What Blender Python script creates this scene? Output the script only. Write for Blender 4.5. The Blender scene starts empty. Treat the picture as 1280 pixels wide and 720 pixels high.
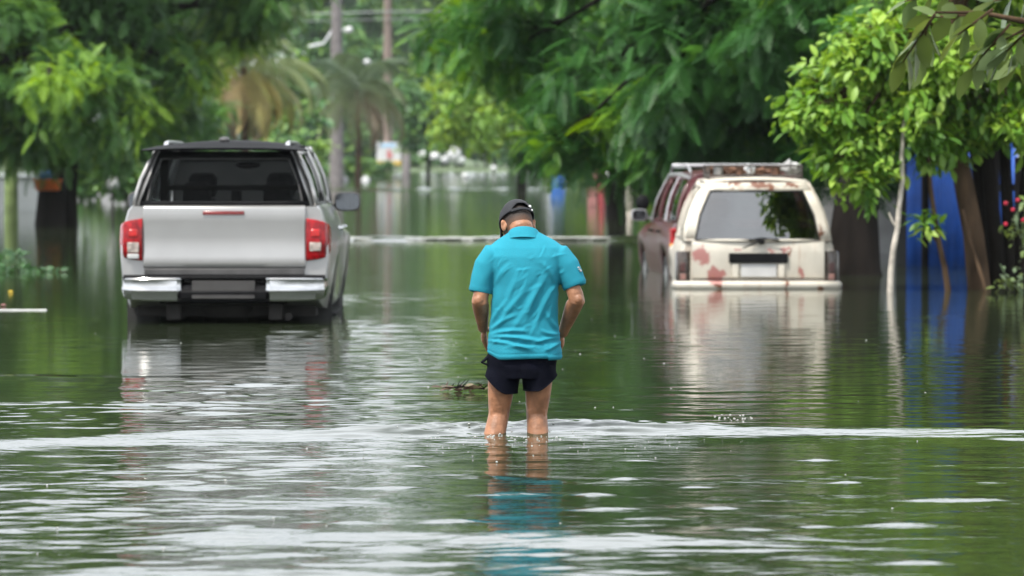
import bpy, bmesh, math, random
import numpy as np
from mathutils import Vector, Matrix, Euler

random.seed(7)
RS = np.random.RandomState(11)
sc = bpy.context.scene
COL = sc.collection
R = math.radians
PI = math.pi

# ------------------------------------------------------------------ camera
F = 5292.0            # focal length in pixels of the 1280 px wide photograph
HZ = 198.0            # horizon row
H = 1.39              # camera height above the flood water (water is z = 0)
cam_d = bpy.data.cameras.new('camera')
cam = bpy.data.objects.new('camera', cam_d)
COL.objects.link(cam)
cam_d.sensor_width = 36.0
cam_d.lens = F / 1280 * 36.0
cam_d.clip_start = 0.5
cam_d.clip_end = 3000
cam.location = (0, 0, H)
cam.rotation_euler = (R(90) - math.atan((360 - HZ) / F), 0, 0)
cam_d.dof.use_dof = True
cam_d.dof.focus_distance = 21.3
cam_d.dof.aperture_fstop = 4.6
sc.camera = cam

# ------------------------------------------------------------------ sky + sun
SUN_EL, SUN_AZ = R(60), R(222)       # azimuth clockwise from +Y
w = bpy.data.worlds.new('World')
sc.world = w
w.use_nodes = True
nt = w.node_tree
N = nt.nodes
L = nt.links
bg = N['Background']
bg.inputs['Strength'].default_value = 0.12
sky = N.new('ShaderNodeTexSky')
sky.sky_type = 'NISHITA'
sky.sun_disc = False
sky.sun_elevation = SUN_EL
sky.sun_rotation = SUN_AZ
sky.dust_density = 3.0
hs = N.new('ShaderNodeHueSaturation')
hs.inputs['Saturation'].default_value = 0.45
L.new(sky.outputs[0], hs.inputs['Color'])
tc = N.new('ShaderNodeTexCoord')
mp = N.new('ShaderNodeMapping')
mp.inputs['Scale'].default_value = (1, 1, 2.6)
nz = N.new('ShaderNodeTexNoise')
nz.inputs['Scale'].default_value = 2.4
nz.inputs['Detail'].default_value = 7
nz.inputs['Roughness'].default_value = 0.58
L.new(tc.outputs['Generated'], mp.inputs[0])
L.new(mp.outputs[0], nz.inputs['Vector'])
cr = N.new('ShaderNodeValToRGB')
cr.color_ramp.elements[0].position = 0.36
cr.color_ramp.elements[0].color = (0.25, 0.25, 0.25, 1)
cr.color_ramp.elements[1].position = 0.60
cr.color_ramp.elements[1].color = (1, 1, 1, 1)
L.new(nz.outputs['Fac'], cr.inputs[0])
mx = N.new('ShaderNodeMix')
mx.data_type = 'RGBA'
L.new(cr.outputs[0], mx.inputs['Factor'])
L.new(hs.outputs[0], mx.inputs['A'])
mx.inputs['B'].default_value = (10.0, 10.5, 11.1, 1)
L.new(mx.outputs['Result'], bg.inputs['Color'])

sd = bpy.data.lights.new('sun', 'SUN')
sd.energy = 3.4
sd.angle = R(5)
sd.color = (1.0, 0.95, 0.86)
so = bpy.data.objects.new('sun', sd)
COL.objects.link(so)
sv = Vector((math.sin(SUN_AZ) * math.cos(SUN_EL), math.cos(SUN_AZ) * math.cos(SUN_EL), math.sin(SUN_EL)))
so.rotation_euler = sv.to_track_quat('Z', 'Y').to_euler()

sc.view_settings.view_transform = 'Standard'
sc.view_settings.look = 'None'
sc.view_settings.exposure = 0.82
sc.view_settings.gamma = 1.0
sc.view_settings.use_curve_mapping = False
sc.render.engine = 'CYCLES'
sc.cycles.use_denoising = True
sc.cycles.max_bounces = 8
sc.cycles.transparent_max_bounces = 12
sc.cycles.caustics_reflective = False
sc.cycles.caustics_refractive = False


# ------------------------------------------------------------------ helpers
def at(px, py, d):
    return Vector(((px - 640) / F * d, d, H - (py - HZ) / F * d))


def mat(name, col, rough=0.6, metal=0.0, var=0.15, vscale=6.0, bump=0.0, bscale=40.0, spec=0.5, coat=0.0, col2=None, stretch=(1, 1, 1)):
    m = bpy.data.materials.new(name)
    m.use_nodes = True
    n, l = m.node_tree.nodes, m.node_tree.links
    b = n['Principled BSDF']
    b.inputs['Roughness'].default_value = rough
    b.inputs['Metallic'].default_value = metal
    b.inputs['Specular IOR Level'].default_value = spec
    b.inputs['Coat Weight'].default_value = coat
    t = n.new('ShaderNodeTexCoord')
    mpn = n.new('ShaderNodeMapping')
    mpn.inputs['Scale'].default_value = stretch
    l.new(t.outputs['Object'], mpn.inputs[0])
    z = n.new('ShaderNodeTexNoise')
    z.inputs['Scale'].default_value = vscale
    z.inputs['Detail'].default_value = 5
    l.new(mpn.outputs[0], z.inputs['Vector'])
    x = n.new('ShaderNodeMix')
    x.data_type = 'RGBA'
    c2 = col2 if col2 else tuple(min(1, c * (1 + var)) for c in col)
    c1 = tuple(c * (1 - var) for c in col) if not col2 else col
    x.inputs['A'].default_value = (*c1, 1)
    x.inputs['B'].default_value = (*c2, 1)
    rr = n.new('ShaderNodeMapRange')
    rr.inputs['From Min'].default_value = 0.35
    rr.inputs['From Max'].default_value = 0.65
    l.new(z.outputs['Fac'], rr.inputs['Value'])
    l.new(rr.outputs[0], x.inputs['Factor'])
    l.new(x.outputs['Result'], b.inputs['Base Color'])
    if bump > 0:
        z2 = n.new('ShaderNodeTexNoise')
        z2.inputs['Scale'].default_value = bscale
        z2.inputs['Detail'].default_value = 4
        l.new(mpn.outputs[0], z2.inputs['Vector'])
        bp = n.new('ShaderNodeBump')
        bp.inputs['Strength'].default_value = bump
        bp.inputs['Distance'].default_value = 0.02
        l.new(z2.outputs['Fac'], bp.inputs['Height'])
        l.new(bp.outputs[0], b.inputs['Normal'])
    return m


def glass(name, tint=(0.5, 0.55, 0.55), refl=1.5, dirt=0.0):
    m = bpy.data.materials.new(name)
    m.use_nodes = True
    n, l = m.node_tree.nodes, m.node_tree.links
    n.remove(n['Principled BSDF'])
    out = n['Material Output']
    tr = n.new('ShaderNodeBsdfTransparent')
    tr.inputs[0].default_value = (*tint, 1)
    gl = n.new('ShaderNodeBsdfGlossy')
    gl.inputs['Roughness'].default_value = 0.03
    fr = n.new('ShaderNodeFresnel')
    fr.inputs['IOR'].default_value = refl
    ms = n.new('ShaderNodeMixShader')
    l.new(fr.outputs[0], ms.inputs[0])
    l.new(tr.outputs[0], ms.inputs[1])
    l.new(gl.outputs[0], ms.inputs[2])
    l.new(ms.outputs[0], out.inputs[0])
    return m


def leaf_mat(name, dark, mid, young, trans=0.35, rough=0.45):
    m = bpy.data.materials.new(name)
    m.use_nodes = True
    n, l = m.node_tree.nodes, m.node_tree.links
    b = n['Principled BSDF']
    out = n['Material Output']
    at_ = n.new('ShaderNodeAttribute')
    at_.attribute_name = 'tint'
    ra = n.new('ShaderNodeValToRGB')
    e = ra.color_ramp.elements
    e[0].position = 0.0
    e[0].color = (*dark, 1)
    e[1].position = 1.0
    e[1].color = (*young, 1)
    k = e.new(0.55)
    k.color = (*mid, 1)
    l.new(at_.outputs['Fac'], ra.inputs[0])
    l.new(ra.outputs[0], b.inputs['Base Color'])
    b.inputs['Roughness'].default_value = rough
    b.inputs['Specular IOR Level'].default_value = 0.35
    tl = n.new('ShaderNodeBsdfTranslucent')
    hsv = n.new('ShaderNodeHueSaturation')
    hsv.inputs['Hue'].default_value = 0.48
    hsv.inputs['Saturation'].default_value = 1.1
    hsv.inputs['Value'].default_value = 1.5
    l.new(ra.outputs[0], hsv.inputs['Color'])
    l.new(hsv.outputs[0], tl.inputs[0])
    ms = n.new('ShaderNodeMixShader')
    ms.inputs[0].default_value = trans
    l.new(b.outputs[0], ms.inputs[1])
    l.new(tl.outputs[0], ms.inputs[2])
    l.new(ms.outputs[0], out.inputs[0])
    return m


def tag(o, label=None, cat=None, group=None, kind=None):
    if label: o['label'] = label
    if cat: o['category'] = cat
    if group: o['group'] = group
    if kind: o['kind'] = kind
    return o


def empty(name, loc, label, cat, rz=0.0, group=None):
    o = bpy.data.objects.new(name, None)
    COL.objects.link(o)
    o.location = loc
    o.rotation_euler = (0, 0, rz)
    o.empty_display_size = 0.2
    return tag(o, label, cat, group)


def copy_tree(o, loc, rz=None, scale=None, label=None, parent=None):
    c = o.copy()
    COL.objects.link(c)
    if parent is not None:
        c.parent = parent
    else:
        c.location = loc
        if rz is not None: c.rotation_euler = (0, 0, rz)
        if scale is not None: c.scale = scale if hasattr(scale, '__len__') else (scale,) * 3
        if label: c['label'] = label
    for ch in list(o.children):
        copy_tree(ch, None, parent=c)
    return c


def link(name, me, m, parent=None, smooth=True, angle=None):
    o = bpy.data.objects.new(name, me)
    COL.objects.link(o)
    if m is not None:
        me.materials.append(m)
    if smooth:
        me.polygons.foreach_set('use_smooth', [True] * len(me.polygons))
        if angle is not None:
            me.set_sharp_from_angle(angle=R(angle))
    if parent is not None:
        o.parent = parent
    return o


def np_mesh(name, verts, faces, tint=None):
    """verts (n,3) array, faces (m,4) or (m,3) int array"""
    me = bpy.data.meshes.new(name)
    nv, nf, k = len(verts), len(faces), faces.shape[1]
    me.vertices.add(nv)
    me.vertices.foreach_set('co', np.ascontiguousarray(verts, dtype=np.float32).ravel())
    me.loops.add(nf * k)
    me.loops.foreach_set('vertex_index', np.ascontiguousarray(faces, dtype=np.int32).ravel())
    me.polygons.add(nf)
    me.polygons.foreach_set('loop_start', np.arange(0, nf * k, k, dtype=np.int32))
    me.polygons.foreach_set('loop_total', np.full(nf, k, dtype=np.int32))
    me.update(calc_edges=True)
    me.validate()
    if tint is not None:
        a = me.attributes.new('tint', 'FLOAT', 'POINT')
        a.data.foreach_set('value', np.ascontiguousarray(tint, dtype=np.float32))
    return me


class MB:
    def __init__(s):
        s.v = []
        s.f = []

    def add(s, vs, fs):
        o = len(s.v)
        s.v += [tuple(p) for p in vs]
        s.f += [tuple(i + o for i in f) for f in fs]
        return s

    def box(s, x0, x1, y0, y1, z0, z1):
        return s.add([(x0, y0, z0), (x1, y0, z0), (x1, y1, z0), (x0, y1, z0), (x0, y0, z1), (x1, y0, z1), (x1, y1, z1), (x0, y1, z1)],
                     [(0, 3, 2, 1), (4, 5, 6, 7), (0, 1, 5, 4), (1, 2, 6, 5), (2, 3, 7, 6), (3, 0, 4, 7)])

    def hexa(s, q0, q1):
        """two quads (4 pts each) joined as a solid"""
        return s.add(list(q0) + list(q1), [(0, 3, 2, 1), (4, 5, 6, 7), (0, 1, 5, 4), (1, 2, 6, 5), (2, 3, 7, 6), (3, 0, 4, 7)])

    def loft(s, secs, closed=True, cap=True):
        n = len(secs[0])
        vs = [p for sec in secs for p in sec]
        fs = []
        for i in range(len(secs) - 1):
            for j in range(n if closed else n - 1):
                a, b = i * n + j, i * n + (j + 1) % n
                fs.append((a, b, b + n, a + n))
        if cap and closed:
            fs.append(tuple(range(n - 1, -1, -1)))
            fs.append(tuple((len(secs) - 1) * n + j for j in range(n)))
        return s.add(vs, fs)

    def tube(s, pts, rad, n=8, cap=True):
        pts = [Vector(p) for p in pts]
        if not hasattr(rad, '__len__'): rad = [rad] * len(pts)
        secs = []
        prev = None
        for i, p in enumerate(pts):
            t = (pts[min(i + 1, len(pts) - 1)] - pts[max(i - 1, 0)]).normalized()
            if prev is None:
                u = t.orthogonal().normalized()
            else:
                u = (prev - t * prev.dot(t)).normalized()
            prev = u
            v = t.cross(u)
            secs.append([p + (u * math.cos(2 * PI * k / n) + v * math.sin(2 * PI * k / n)) * rad[i] for k in range(n)])
        return s.loft(secs, True, cap)

    def ell(s, c, r, nu=14, nv=9, rot=None):
        c = Vector(c)
        secs = []
        for i in range(nv + 1):
            th = PI * (0.02 + 0.96 * i / nv)
            ring = []
            for k in range(nu):
                a = 2 * PI * k / nu
                p = Vector((r[0] * math.sin(th) * math.cos(a), r[1] * math.sin(th) * math.sin(a), -r[2] * math.cos(th)))
                if rot: p = rot @ p
                ring.append(c + p)
            secs.append(ring)
        return s.loft(secs)

    def lathe_x(s, cx, cy, cz, prof, n=28):
        """prof: list of (x offset, radius); turned about the x axis"""
        secs = []
        for (xo, r) in prof:
            secs.append([(cx + xo, cy + r * math.cos(2 * PI * k / n), cz + r * math.sin(2 * PI * k / n)) for k in range(n)])
        return s.loft(secs)

    def lathe_z(s, cx, cy, prof, n=20):
        secs = [[(cx + r * math.cos(2 * PI * k / n), cy + r * math.sin(2 * PI * k / n), z) for k in range(n)] for (z, r) in prof]
        return s.loft(secs)

    def extrude_x(s, prof, x0, x1):
        """prof: closed list of (y, z)"""
        return s.loft([[(x0, y, z) for y, z in prof], [(x1, y, z) for y, z in prof]])

    def build(s, name, m, parent=None, smooth=True, angle=35, bevel=0.0, solid=0.0, segs=2, subs=0):
        me = bpy.data.meshes.new(name)
        me.from_pydata(s.v, [], s.f)
        bm = bmesh.new()
        bm.from_mesh(me)
        bmesh.ops.remove_doubles(bm, verts=bm.verts, dist=1e-5)
        bmesh.ops.recalc_face_normals(bm, faces=bm.faces)
        bm.to_mesh(me)
        bm.free()
        o = link(name, me, m, parent, smooth, angle)
        if solid:
            md = o.modifiers.new('solid', 'SOLIDIFY')
            md.thickness = solid
            md.offset = 0
        if bevel:
            md = o.modifiers.new('bevel', 'BEVEL')
            md.width = bevel
            md.segments = segs
            md.limit_method = 'ANGLE'
            md.angle_limit = R(38)
            md.harden_normals = False
        if subs:
            md = o.modifiers.new('sub', 'SUBSURF')
            md.levels = md.render_levels = subs
        return o


# ------------------------------------------------------------------ materials
M = {}
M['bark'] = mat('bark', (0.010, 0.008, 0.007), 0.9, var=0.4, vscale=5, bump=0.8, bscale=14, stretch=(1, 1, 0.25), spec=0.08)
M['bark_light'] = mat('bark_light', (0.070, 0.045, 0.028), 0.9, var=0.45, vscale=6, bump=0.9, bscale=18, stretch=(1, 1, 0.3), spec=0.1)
M['bark_pale'] = mat('bark_pale', (0.42, 0.38, 0.33), 0.85, var=0.3, vscale=9, bump=0.4, bscale=30)
M['leaf_feather'] = leaf_mat('leaf_feather', (0.026, 0.085, 0.026), (0.052, 0.170, 0.034), (0.22, 0.42, 0.035), 0.35)
M['leaf_feather_left'] = leaf_mat('leaf_feather_left', (0.036, 0.090, 0.032), (0.066, 0.165, 0.038), (0.24, 0.41, 0.04), 0.35)
M['leaf_bright'] = leaf_mat('leaf_bright', (0.04, 0.11, 0.02), (0.12, 0.26, 0.032), (0.31, 0.46, 0.075), 0.38, 0.45)
M['leaf_near'] = leaf_mat('leaf_near', (0.07, 0.12, 0.045), (0.12, 0.17, 0.04), (0.15, 0.21, 0.12), 0.3, 0.4)
M['leaf_far'] = leaf_mat('leaf_far', (0.035, 0.085, 0.040), (0.065, 0.16, 0.048), (0.19, 0.32, 0.06), 0.3)
M['leaf_lime'] = leaf_mat('leaf_lime', (0.07, 0.15, 0.03), (0.15, 0.28, 0.04), (0.28, 0.40, 0.07), 0.35)
M['leaf_palm'] = leaf_mat('leaf_palm', (0.06, 0.11, 0.045), (0.15, 0.19, 0.07), (0.36, 0.30, 0.09), 0.3)
M['leaf_palm_dull'] = leaf_mat('leaf_palm_dull', (0.055, 0.095, 0.05), (0.10, 0.14, 0.065), (0.20, 0.19, 0.10), 0.3)
M['leaf_dry'] = leaf_mat('leaf_dry', (0.16, 0.12, 0.08), (0.25, 0.20, 0.13), (0.38, 0.29, 0.12), 0.2)


# ------------------------------------------------------------------ foliage
def tmpl_feather(pairs=9, wid=0.050, plen=0.30, droop=0.34):
    v, f = [], []
    def zz(t): return -droop * t * t
    for i in range(pairs):
        t = 0.12 + 0.88 * i / (pairs - 1)
        ln = plen * math.sin(PI * (0.18 + 0.70 * t)) * (1.0 if t < 0.95 else 0.8)
        for sgn in (-1, 1):
            a = R(62 - 25 * t)
            dx, dy = sgn * math.sin(a), math.cos(a)
            px_, py_ = -dy * sgn, dx * sgn
            b = len(v)
            for (u, hw) in ((0.0, 0.35), (0.55, 0.5), (1.0, 0.12)):
                for q in (-1, 1):
                    v.append((dx * ln * u + q * hw * wid * px_, t + dy * ln * u + q * hw * wid * abs(py_) * 1.0, zz(t) - 0.10 * u * u * ln * 3))
            f += [(b, b + 1, b + 3, b + 2), (b + 2, b + 3, b + 5, b + 4)]
    b = len(v)
    for i in range(4):
        t = i / 3
        v += [(-0.010, t, zz(t)), (0.010, t, zz(t))]
    for i in range(3):
        f.append((b + 2 * i, b + 2 * i + 1, b + 2 * i + 3, b + 2 * i + 2))
    return np.array(v, float), np.array(f, int)


def tmpl_leaf(wid=0.42, fold=0.10, droop=0.22):
    ts = [0.0, 0.22, 0.5, 0.78, 1.0]
    ws = [0.03, 0.36, 0.5, 0.34, 0.0]
    v, f = [], []
    for t, ww in zip(ts, ws):
        z = -droop * t * t
        v += [(-ww * wid, t, z + fold * ww), (0, t, z), (ww * wid, t, z + fold * ww)]
    for i in range(4):
        a = 3 * i
        f += [(a, a + 1, a + 4, a + 3), (a + 1, a + 2, a + 5, a + 4)]
    return np.array(v, float), np.array(f, int)


T_FEATHER = tmpl_feather()
T_LEAF = tmpl_leaf()
T_BROAD = tmpl_leaf(0.55, 0.16, 0.3)


def scatter(tmpl, pos, dirs, size, tint, upj=0.35, rs=RS):
    """place copies of a template; arrays pos (n,3) dirs (n,3) size (n) tint (n)"""
    tv, tf = tmpl
    n, k = len(pos), len(tv)
    Y = dirs / (np.linalg.norm(dirs, axis=1, keepdims=True) + 1e-9)
    up = np.tile(np.array([0, 0, 1.0]), (n, 1)) + rs.normal(0, upj, (n, 3))
    X = np.cross(Y, up)
    X /= (np.linalg.norm(X, axis=1, keepdims=True) + 1e-9)
    Z = np.cross(X, Y)
    Mx = np.stack([X, Y, Z], axis=1)           # rows
    V = np.einsum('kj,njc->nkc', tv, Mx) * size[:, None, None] + pos[:, None, :]
    Fc = tf[None] + (np.arange(n) * k)[:, None, None]
    return V.reshape(-1, 3), Fc.reshape(-1, tf.shape[1]), np.repeat(tint, k)


def crown_points(lobes, density, rs, shell=0.55, subs=9):
    """lobes: (cx,cy,cz,rx,ry,rz[,tint]) -> cluster centres, outward dirs, base tint.
    Every lobe is broken into smaller leafy boughs with gaps between them, each bough with its own age of leaf, plus top light painted into the tint."""
    P, O, T = [], [], []
    for lb in lobes:
        c = np.array(lb[:3])
        r = np.array(lb[3:6])
        bt = lb[6] if len(lb) > 6 else 0.4
        area = (r[0] * r[1] + r[1] * r[2] + r[0] * r[2]) * 4.2
        n = max(6, int(area * density))
        u0 = rs.normal(0, 1, (subs, 3))
        u0 /= np.linalg.norm(u0, axis=1, keepdims=True)
        sc_ = c + u0 * r * rs.uniform(.45, .85, (subs, 1))
        st_ = bt + rs.normal(0, .15, subs) + 0.42 * (rs.rand(subs) > .84) + .06 * u0[:, 2]  # random leaf age per bough; higher boughs painted lighter, as if lit from above
        k = rs.randint(0, subs, n)
        u = rs.normal(0, 1, (n, 3))
        u[:, 2] += .35
        u /= np.linalg.norm(u, axis=1, keepdims=True)
        rad = 1 - (1 - shell) * rs.rand(n) ** 1.5
        P.append(sc_[k] + u * (r * np.array([.46, .46, .34])) * rad[:, None])
        o = u * .6 + u0[k] * .5
        O.append(o / np.linalg.norm(o, axis=1, keepdims=True))
        T.append(st_[k] + 0.10 * u[:, 2] + rs.normal(0, 0.09, n))  # upper side of each bough tinted lighter, top light put into the colour
    return np.concatenate(P), np.concatenate(O), np.concatenate(T)


def foliage(name, lobes, m, parent, tmpl, size, per=9, density=6.0, spread=0.9, droop=0.35, clump=0.10, seed=1, zmin=0.15, upj=0.35):
    rs = np.random.RandomState(seed)
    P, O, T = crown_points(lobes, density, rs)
    n = len(P)
    pos = np.repeat(P, per, axis=0) + rs.normal(0, clump, (n * per, 3))
    d = np.repeat(O, per, axis=0) * 0.55 + rs.normal(0, spread, (n * per, 3)) * np.array([1, 1, 0.55])
    d[:, 2] -= droop
    t = np.clip(np.repeat(T, per) + rs.normal(0, 0.07, n * per), 0, 1)
    s = size * (0.5 + 0.8 * rs.rand(n * per))
    ok = pos[:, 2] - s * 0.8 > zmin
    V, Fc, tt = scatter(tmpl, pos[ok], d[ok], s[ok], t[ok], upj, rs)
    me = np_mesh(name, V, Fc, tt)
    o = link(name, me, m, parent, smooth=True)
    return o, P


def limbs(trunk_pts, trunk_rad, lobes, P, rs, twig=0.35, n=9, trunk_mb=None):
    mb = trunk_mb or MB()
    mb.tube(trunk_pts, trunk_rad, n + 3)
    top = Vector(trunk_pts[-1])
    mid = Vector(trunk_pts[max(1, len(trunk_pts) - 2)])
    k0 = 0
    r0 = trunk_rad[-1]
    for i, lb in enumerate(lobes):
        c = Vector(lb[:3])
        s_ = top if i % 2 == 0 else mid.lerp(top, 0.6)
        m_ = s_.lerp(c, 0.5) + Vector((rs.normal(0, .15), rs.normal(0, .15), 0.25 * abs(rs.normal(0, 1)) + 0.1))
        mb.tube([s_, s_.lerp(m_, .5) + Vector((0, 0, .08)), m_, m_.lerp(c, .55), c], [r0 * .75, r0 * .6, r0 * .42, r0 * .28, r0 * .16], n - 2)
        d2 = ((P - np.array(lb[:3])) / np.array(lb[3:6]))
        near = np.where((d2 ** 2).sum(1) < 1.4)[0]
        rs.shuffle(near)
        for j in near[:int(len(near) * twig)]:
            p = Vector(P[j])
            q = c.lerp(p, .5) + Vector((rs.normal(0, .06), rs.normal(0, .06), .05))
            mb.tube([m_.lerp(c, .7) if j % 2 else c, q, p], [r0 * .12, r0 * .08, .006], 4)
    return mb


def make_tree(name, base, trunk_pts, trunk_rad, lobes, leaf, bark, label, tmpl, size, cat='tree', group=None, seed=1, per=9, density=6.0,
              droop=0.35, spread=0.9, clump=0.1, twig=0.35, zmin=0.55, upj=0.35):
    """everything local to base"""
    root = empty(name, base, label, cat, 0, group)
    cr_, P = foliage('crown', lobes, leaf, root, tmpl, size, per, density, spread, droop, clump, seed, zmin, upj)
    limbs(trunk_pts, trunk_rad, lobes, P, np.random.RandomState(seed + 50), twig).build('trunk', bark, root, angle=60)
    return root


# ================================================================== SETTING
# ------------------------------------------------------------------ flood water
def water_material():
    m = bpy.data.materials.new('flood_water')
    m.use_nodes = True
    n, l = m.node_tree.nodes, m.node_tree.links
    b = n['Principled BSDF']
    b.inputs['Base Color'].default_value = (0.040, 0.052, 0.022, 1)
    b.inputs['Roughness'].default_value = 0.05
    b.inputs['IOR'].default_value = 1.33
    t = n.new('ShaderNodeTexCoord')
    mpn = n.new('ShaderNodeMapping')
    mpn.inputs['Scale'].default_value = (0.55, 1.6, 1)
    l.new(t.outputs['Object'], mpn.inputs[0])
    z = n.new('ShaderNodeTexNoise')
    z.inputs['Scale'].default_value = 3.2
    z.inputs['Detail'].default_value = 3
    l.new(mpn.outputs[0], z.inputs['Vector'])
    bp = n.new('ShaderNodeBump')
    bp.inputs['Strength'].default_value = 0.10
    bp.inputs['Distance'].default_value = 0.02
    l.new(z.outputs['Fac'], bp.inputs['Height'])
    mp3 = n.new('ShaderNodeMapping')
    mp3.inputs['Scale'].default_value = (5.0, 14.0, 1)
    l.new(t.outputs['Object'], mp3.inputs[0])
    z3 = n.new('ShaderNodeTexNoise')
    z3.inputs['Scale'].default_value = 1.0
    z3.inputs['Detail'].default_value = 3
    l.new(mp3.outputs[0], z3.inputs['Vector'])
    bp3 = n.new('ShaderNodeBump')
    sx3 = n.new('ShaderNodeSeparateXYZ')
    l.new(t.outputs['Object'], sx3.inputs[0])
    mr3 = n.new('ShaderNodeMapRange')          # the water is stirred up where the man wades, calm farther up the street
    mr3.inputs['From Min'].default_value = 20.5
    mr3.inputs['From Max'].default_value = 23.0
    mr3.inputs['To Min'].default_value = 0.30
    mr3.inputs['To Max'].default_value = 0.07
    l.new(sx3.outputs['Y'], mr3.inputs['Value'])
    l.new(mr3.outputs[0], bp3.inputs['Strength'])
    bp3.inputs['Distance'].default_value = 0.01
    l.new(z3.outputs['Fac'], bp3.inputs['Height'])
    l.new(bp.outputs[0], bp3.inputs['Normal'])
    l.new(bp3.outputs[0], b.inputs['Normal'])
    z2 = n.new('ShaderNodeTexNoise')
    z2.inputs['Scale'].default_value = 0.5
    l.new(t.outputs['Object'], z2.inputs['Vector'])
    x = n.new('ShaderNodeMix')
    x.data_type = 'RGBA'
    x.inputs['A'].default_value = (0.014, 0.021, 0.010, 1)
    x.inputs['B'].default_value = (0.024, 0.031, 0.015, 1)
    l.new(z2.outputs['Fac'], x.inputs['Factor'])
    l.new(x.outputs['Result'], b.inputs['Base Color'])
    return m


def smooth(a, b, x):
    t = np.clip((x - a) / (b - a), 0, 1)
    return t * t * (3 - 2 * t)


def water_height(X, D, step):
    rs = np.random.RandomState(5)
    z = np.zeros_like(X)
    # patchy envelope
    env = 0.75 + 0.35 * np.sin(0.9 * X + 0.35 * D + 1.0) * np.sin(0.31 * D - 0.5 * X) + 0.25 * np.sin(1.7 * X - 0.8 * D)
    env = np.clip(env, 0.15, 1.4) ** 1.5
    near = 1 - smooth(21.5, 30, D)
    mid = 1 - smooth(30, 52, D)
    side = 0.45 + 0.55 * (1 - smooth(0.2, 1.8, X))
    env = env * (1 - .55 * smooth(-1.6, -2.6, X) * smooth(22.5, 25, D))
    amp = env * (0.07 + 0.30 * mid * side + 0.26 * near * (0.6 + 0.4 * (1 - smooth(0.6, 2.0, X))))
    for i in range(80):
        lam = math.exp(rs.uniform(math.log(0.10), math.log(1.15)))
        th = rs.normal(0, R(33))
        sl = 0.0112 * (0.55 if lam > 0.5 else 1.15)
        k = 2 * PI / lam
        a = sl / k
        ph = rs.uniform(0, 2 * PI)
        att = smooth(2.2, 4.5, lam / np.maximum(step, 1e-6))
        z += a * att * np.sin(k * (D * math.cos(th) + X * math.sin(th)) + ph) * amp

    def ridge(d0, h, sf, sb, xa, xb, soft, wob=0.05, seed=0, chop=0.0):
        r = np.random.RandomState(seed)
        dd = d0
        for q in range(4):
            dd = dd + wob * r.normal() * np.sin(X * r.uniform(0.6, 3.0) + r.uniform(0, 6))
        u = D - dd
        prof = np.where(u < 0, np.exp(-(u / sf) ** 2), np.exp(-(u / sb) ** 2))
        e = smooth(xa - soft, xa + soft, X) * (1 - smooth(xb - soft, xb + soft, X))
        mod = 1.0
        for q in range(3):
            mod = mod + 0.16 * r.normal() * np.sin(X * r.uniform(1.5, 6) + r.uniform(0, 6))
        out = h * prof * e * mod
        if chop > 0:
            c = 0
            for q in range(16):
                lam = r.uniform(0.06, 0.22)
                th = r.uniform(-1.2, 1.2)
                c = c + np.sin(2 * PI / lam * (D * math.cos(th) + X * math.sin(th)) + r.uniform(0, 6)) * lam
            out = out + chop * c * prof * e * np.exp(-((X - 0.05) / 1.1) ** 2)
        return out
    d1 = 21.5 - np.where(X < 0, 0.17 * X * X, 0.02 * X * X)
    z += ridge(d1, 0.032, 0.34, 0.16, -4.5, 6.0, 0.8, 0.03, 1)
    z += ridge(d1 - 0.05, 0.030, 0.30, 0.13, -0.8, 1.0, 0.5, 0.05, 2, chop=0.009)
    z += ridge(15.5, 0.022, 0.34, 0.30, -1.25, 1.05, 0.25, 0.10, 3)
    z += ridge(17.1, 0.010, 0.22, 0.22, -1.9, -0.5, 0.3, 0.06, 4)
    z += ridge(14.2, 0.016, 0.25, 0.25, -2.2, -0.6, 0.3, 0.05, 6)
    z += ridge(18.5, 0.007, 0.18, 0.18, -0.9, 1.3, 0.4, 0.10, 7)
    z += ridge(72.0 + 0.0 * X, 0.055, 0.26, 0.30, -2.75, 14, 0.15, 0.03, 8) * 1.0
    z += ridge(184.0 + 0.0 * X, 0.09, 1.1, 0.9, -40, 2.2, 1.0, 0.05, 9)
    # short lens shaped wavelets that mirror the bright sky
    r = np.random.RandomState(41)
    lens = [(800, 572), (1020, 572), (780, 597), (920, 592), (870, 606), (900, 632), (755, 633), (490, 606), (300, 663), (600, 690), (1020, 655), (1130, 653), (1180, 622), (1230, 622), (690, 690),
            (570, 648), (440, 650), (130, 640), (350, 690), (930, 660), (660, 662), (940, 685), (1240, 600), (230, 600), (400, 575), (520, 580), (160, 655), (740, 615), (1060, 600), (640, 615), (330, 620), (1150, 700), (820, 645)]
    for (px, py) in lens:
        d_ = F * H / (py + 4 - HZ)
        x_ = (px - 640) / F * d_
        sx, sd_ = r.uniform(.06, .19), r.uniform(.045, .085)
        z += r.uniform(.08, .15) * sd_ * np.exp(-((D - d_ - .02 * np.sin(9 * (X - x_))) / sd_) ** 2 - ((X - x_) / sx) ** 2)
    z += ridge(26.5, 0.010, 0.35, 0.3, -3.5, 0.2, 0.5, 0.12, 10)
    z += ridge(24.2, 0.009, 0.3, 0.3, -3.5, -0.1, 0.5, 0.12, 12)
    return z


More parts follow.
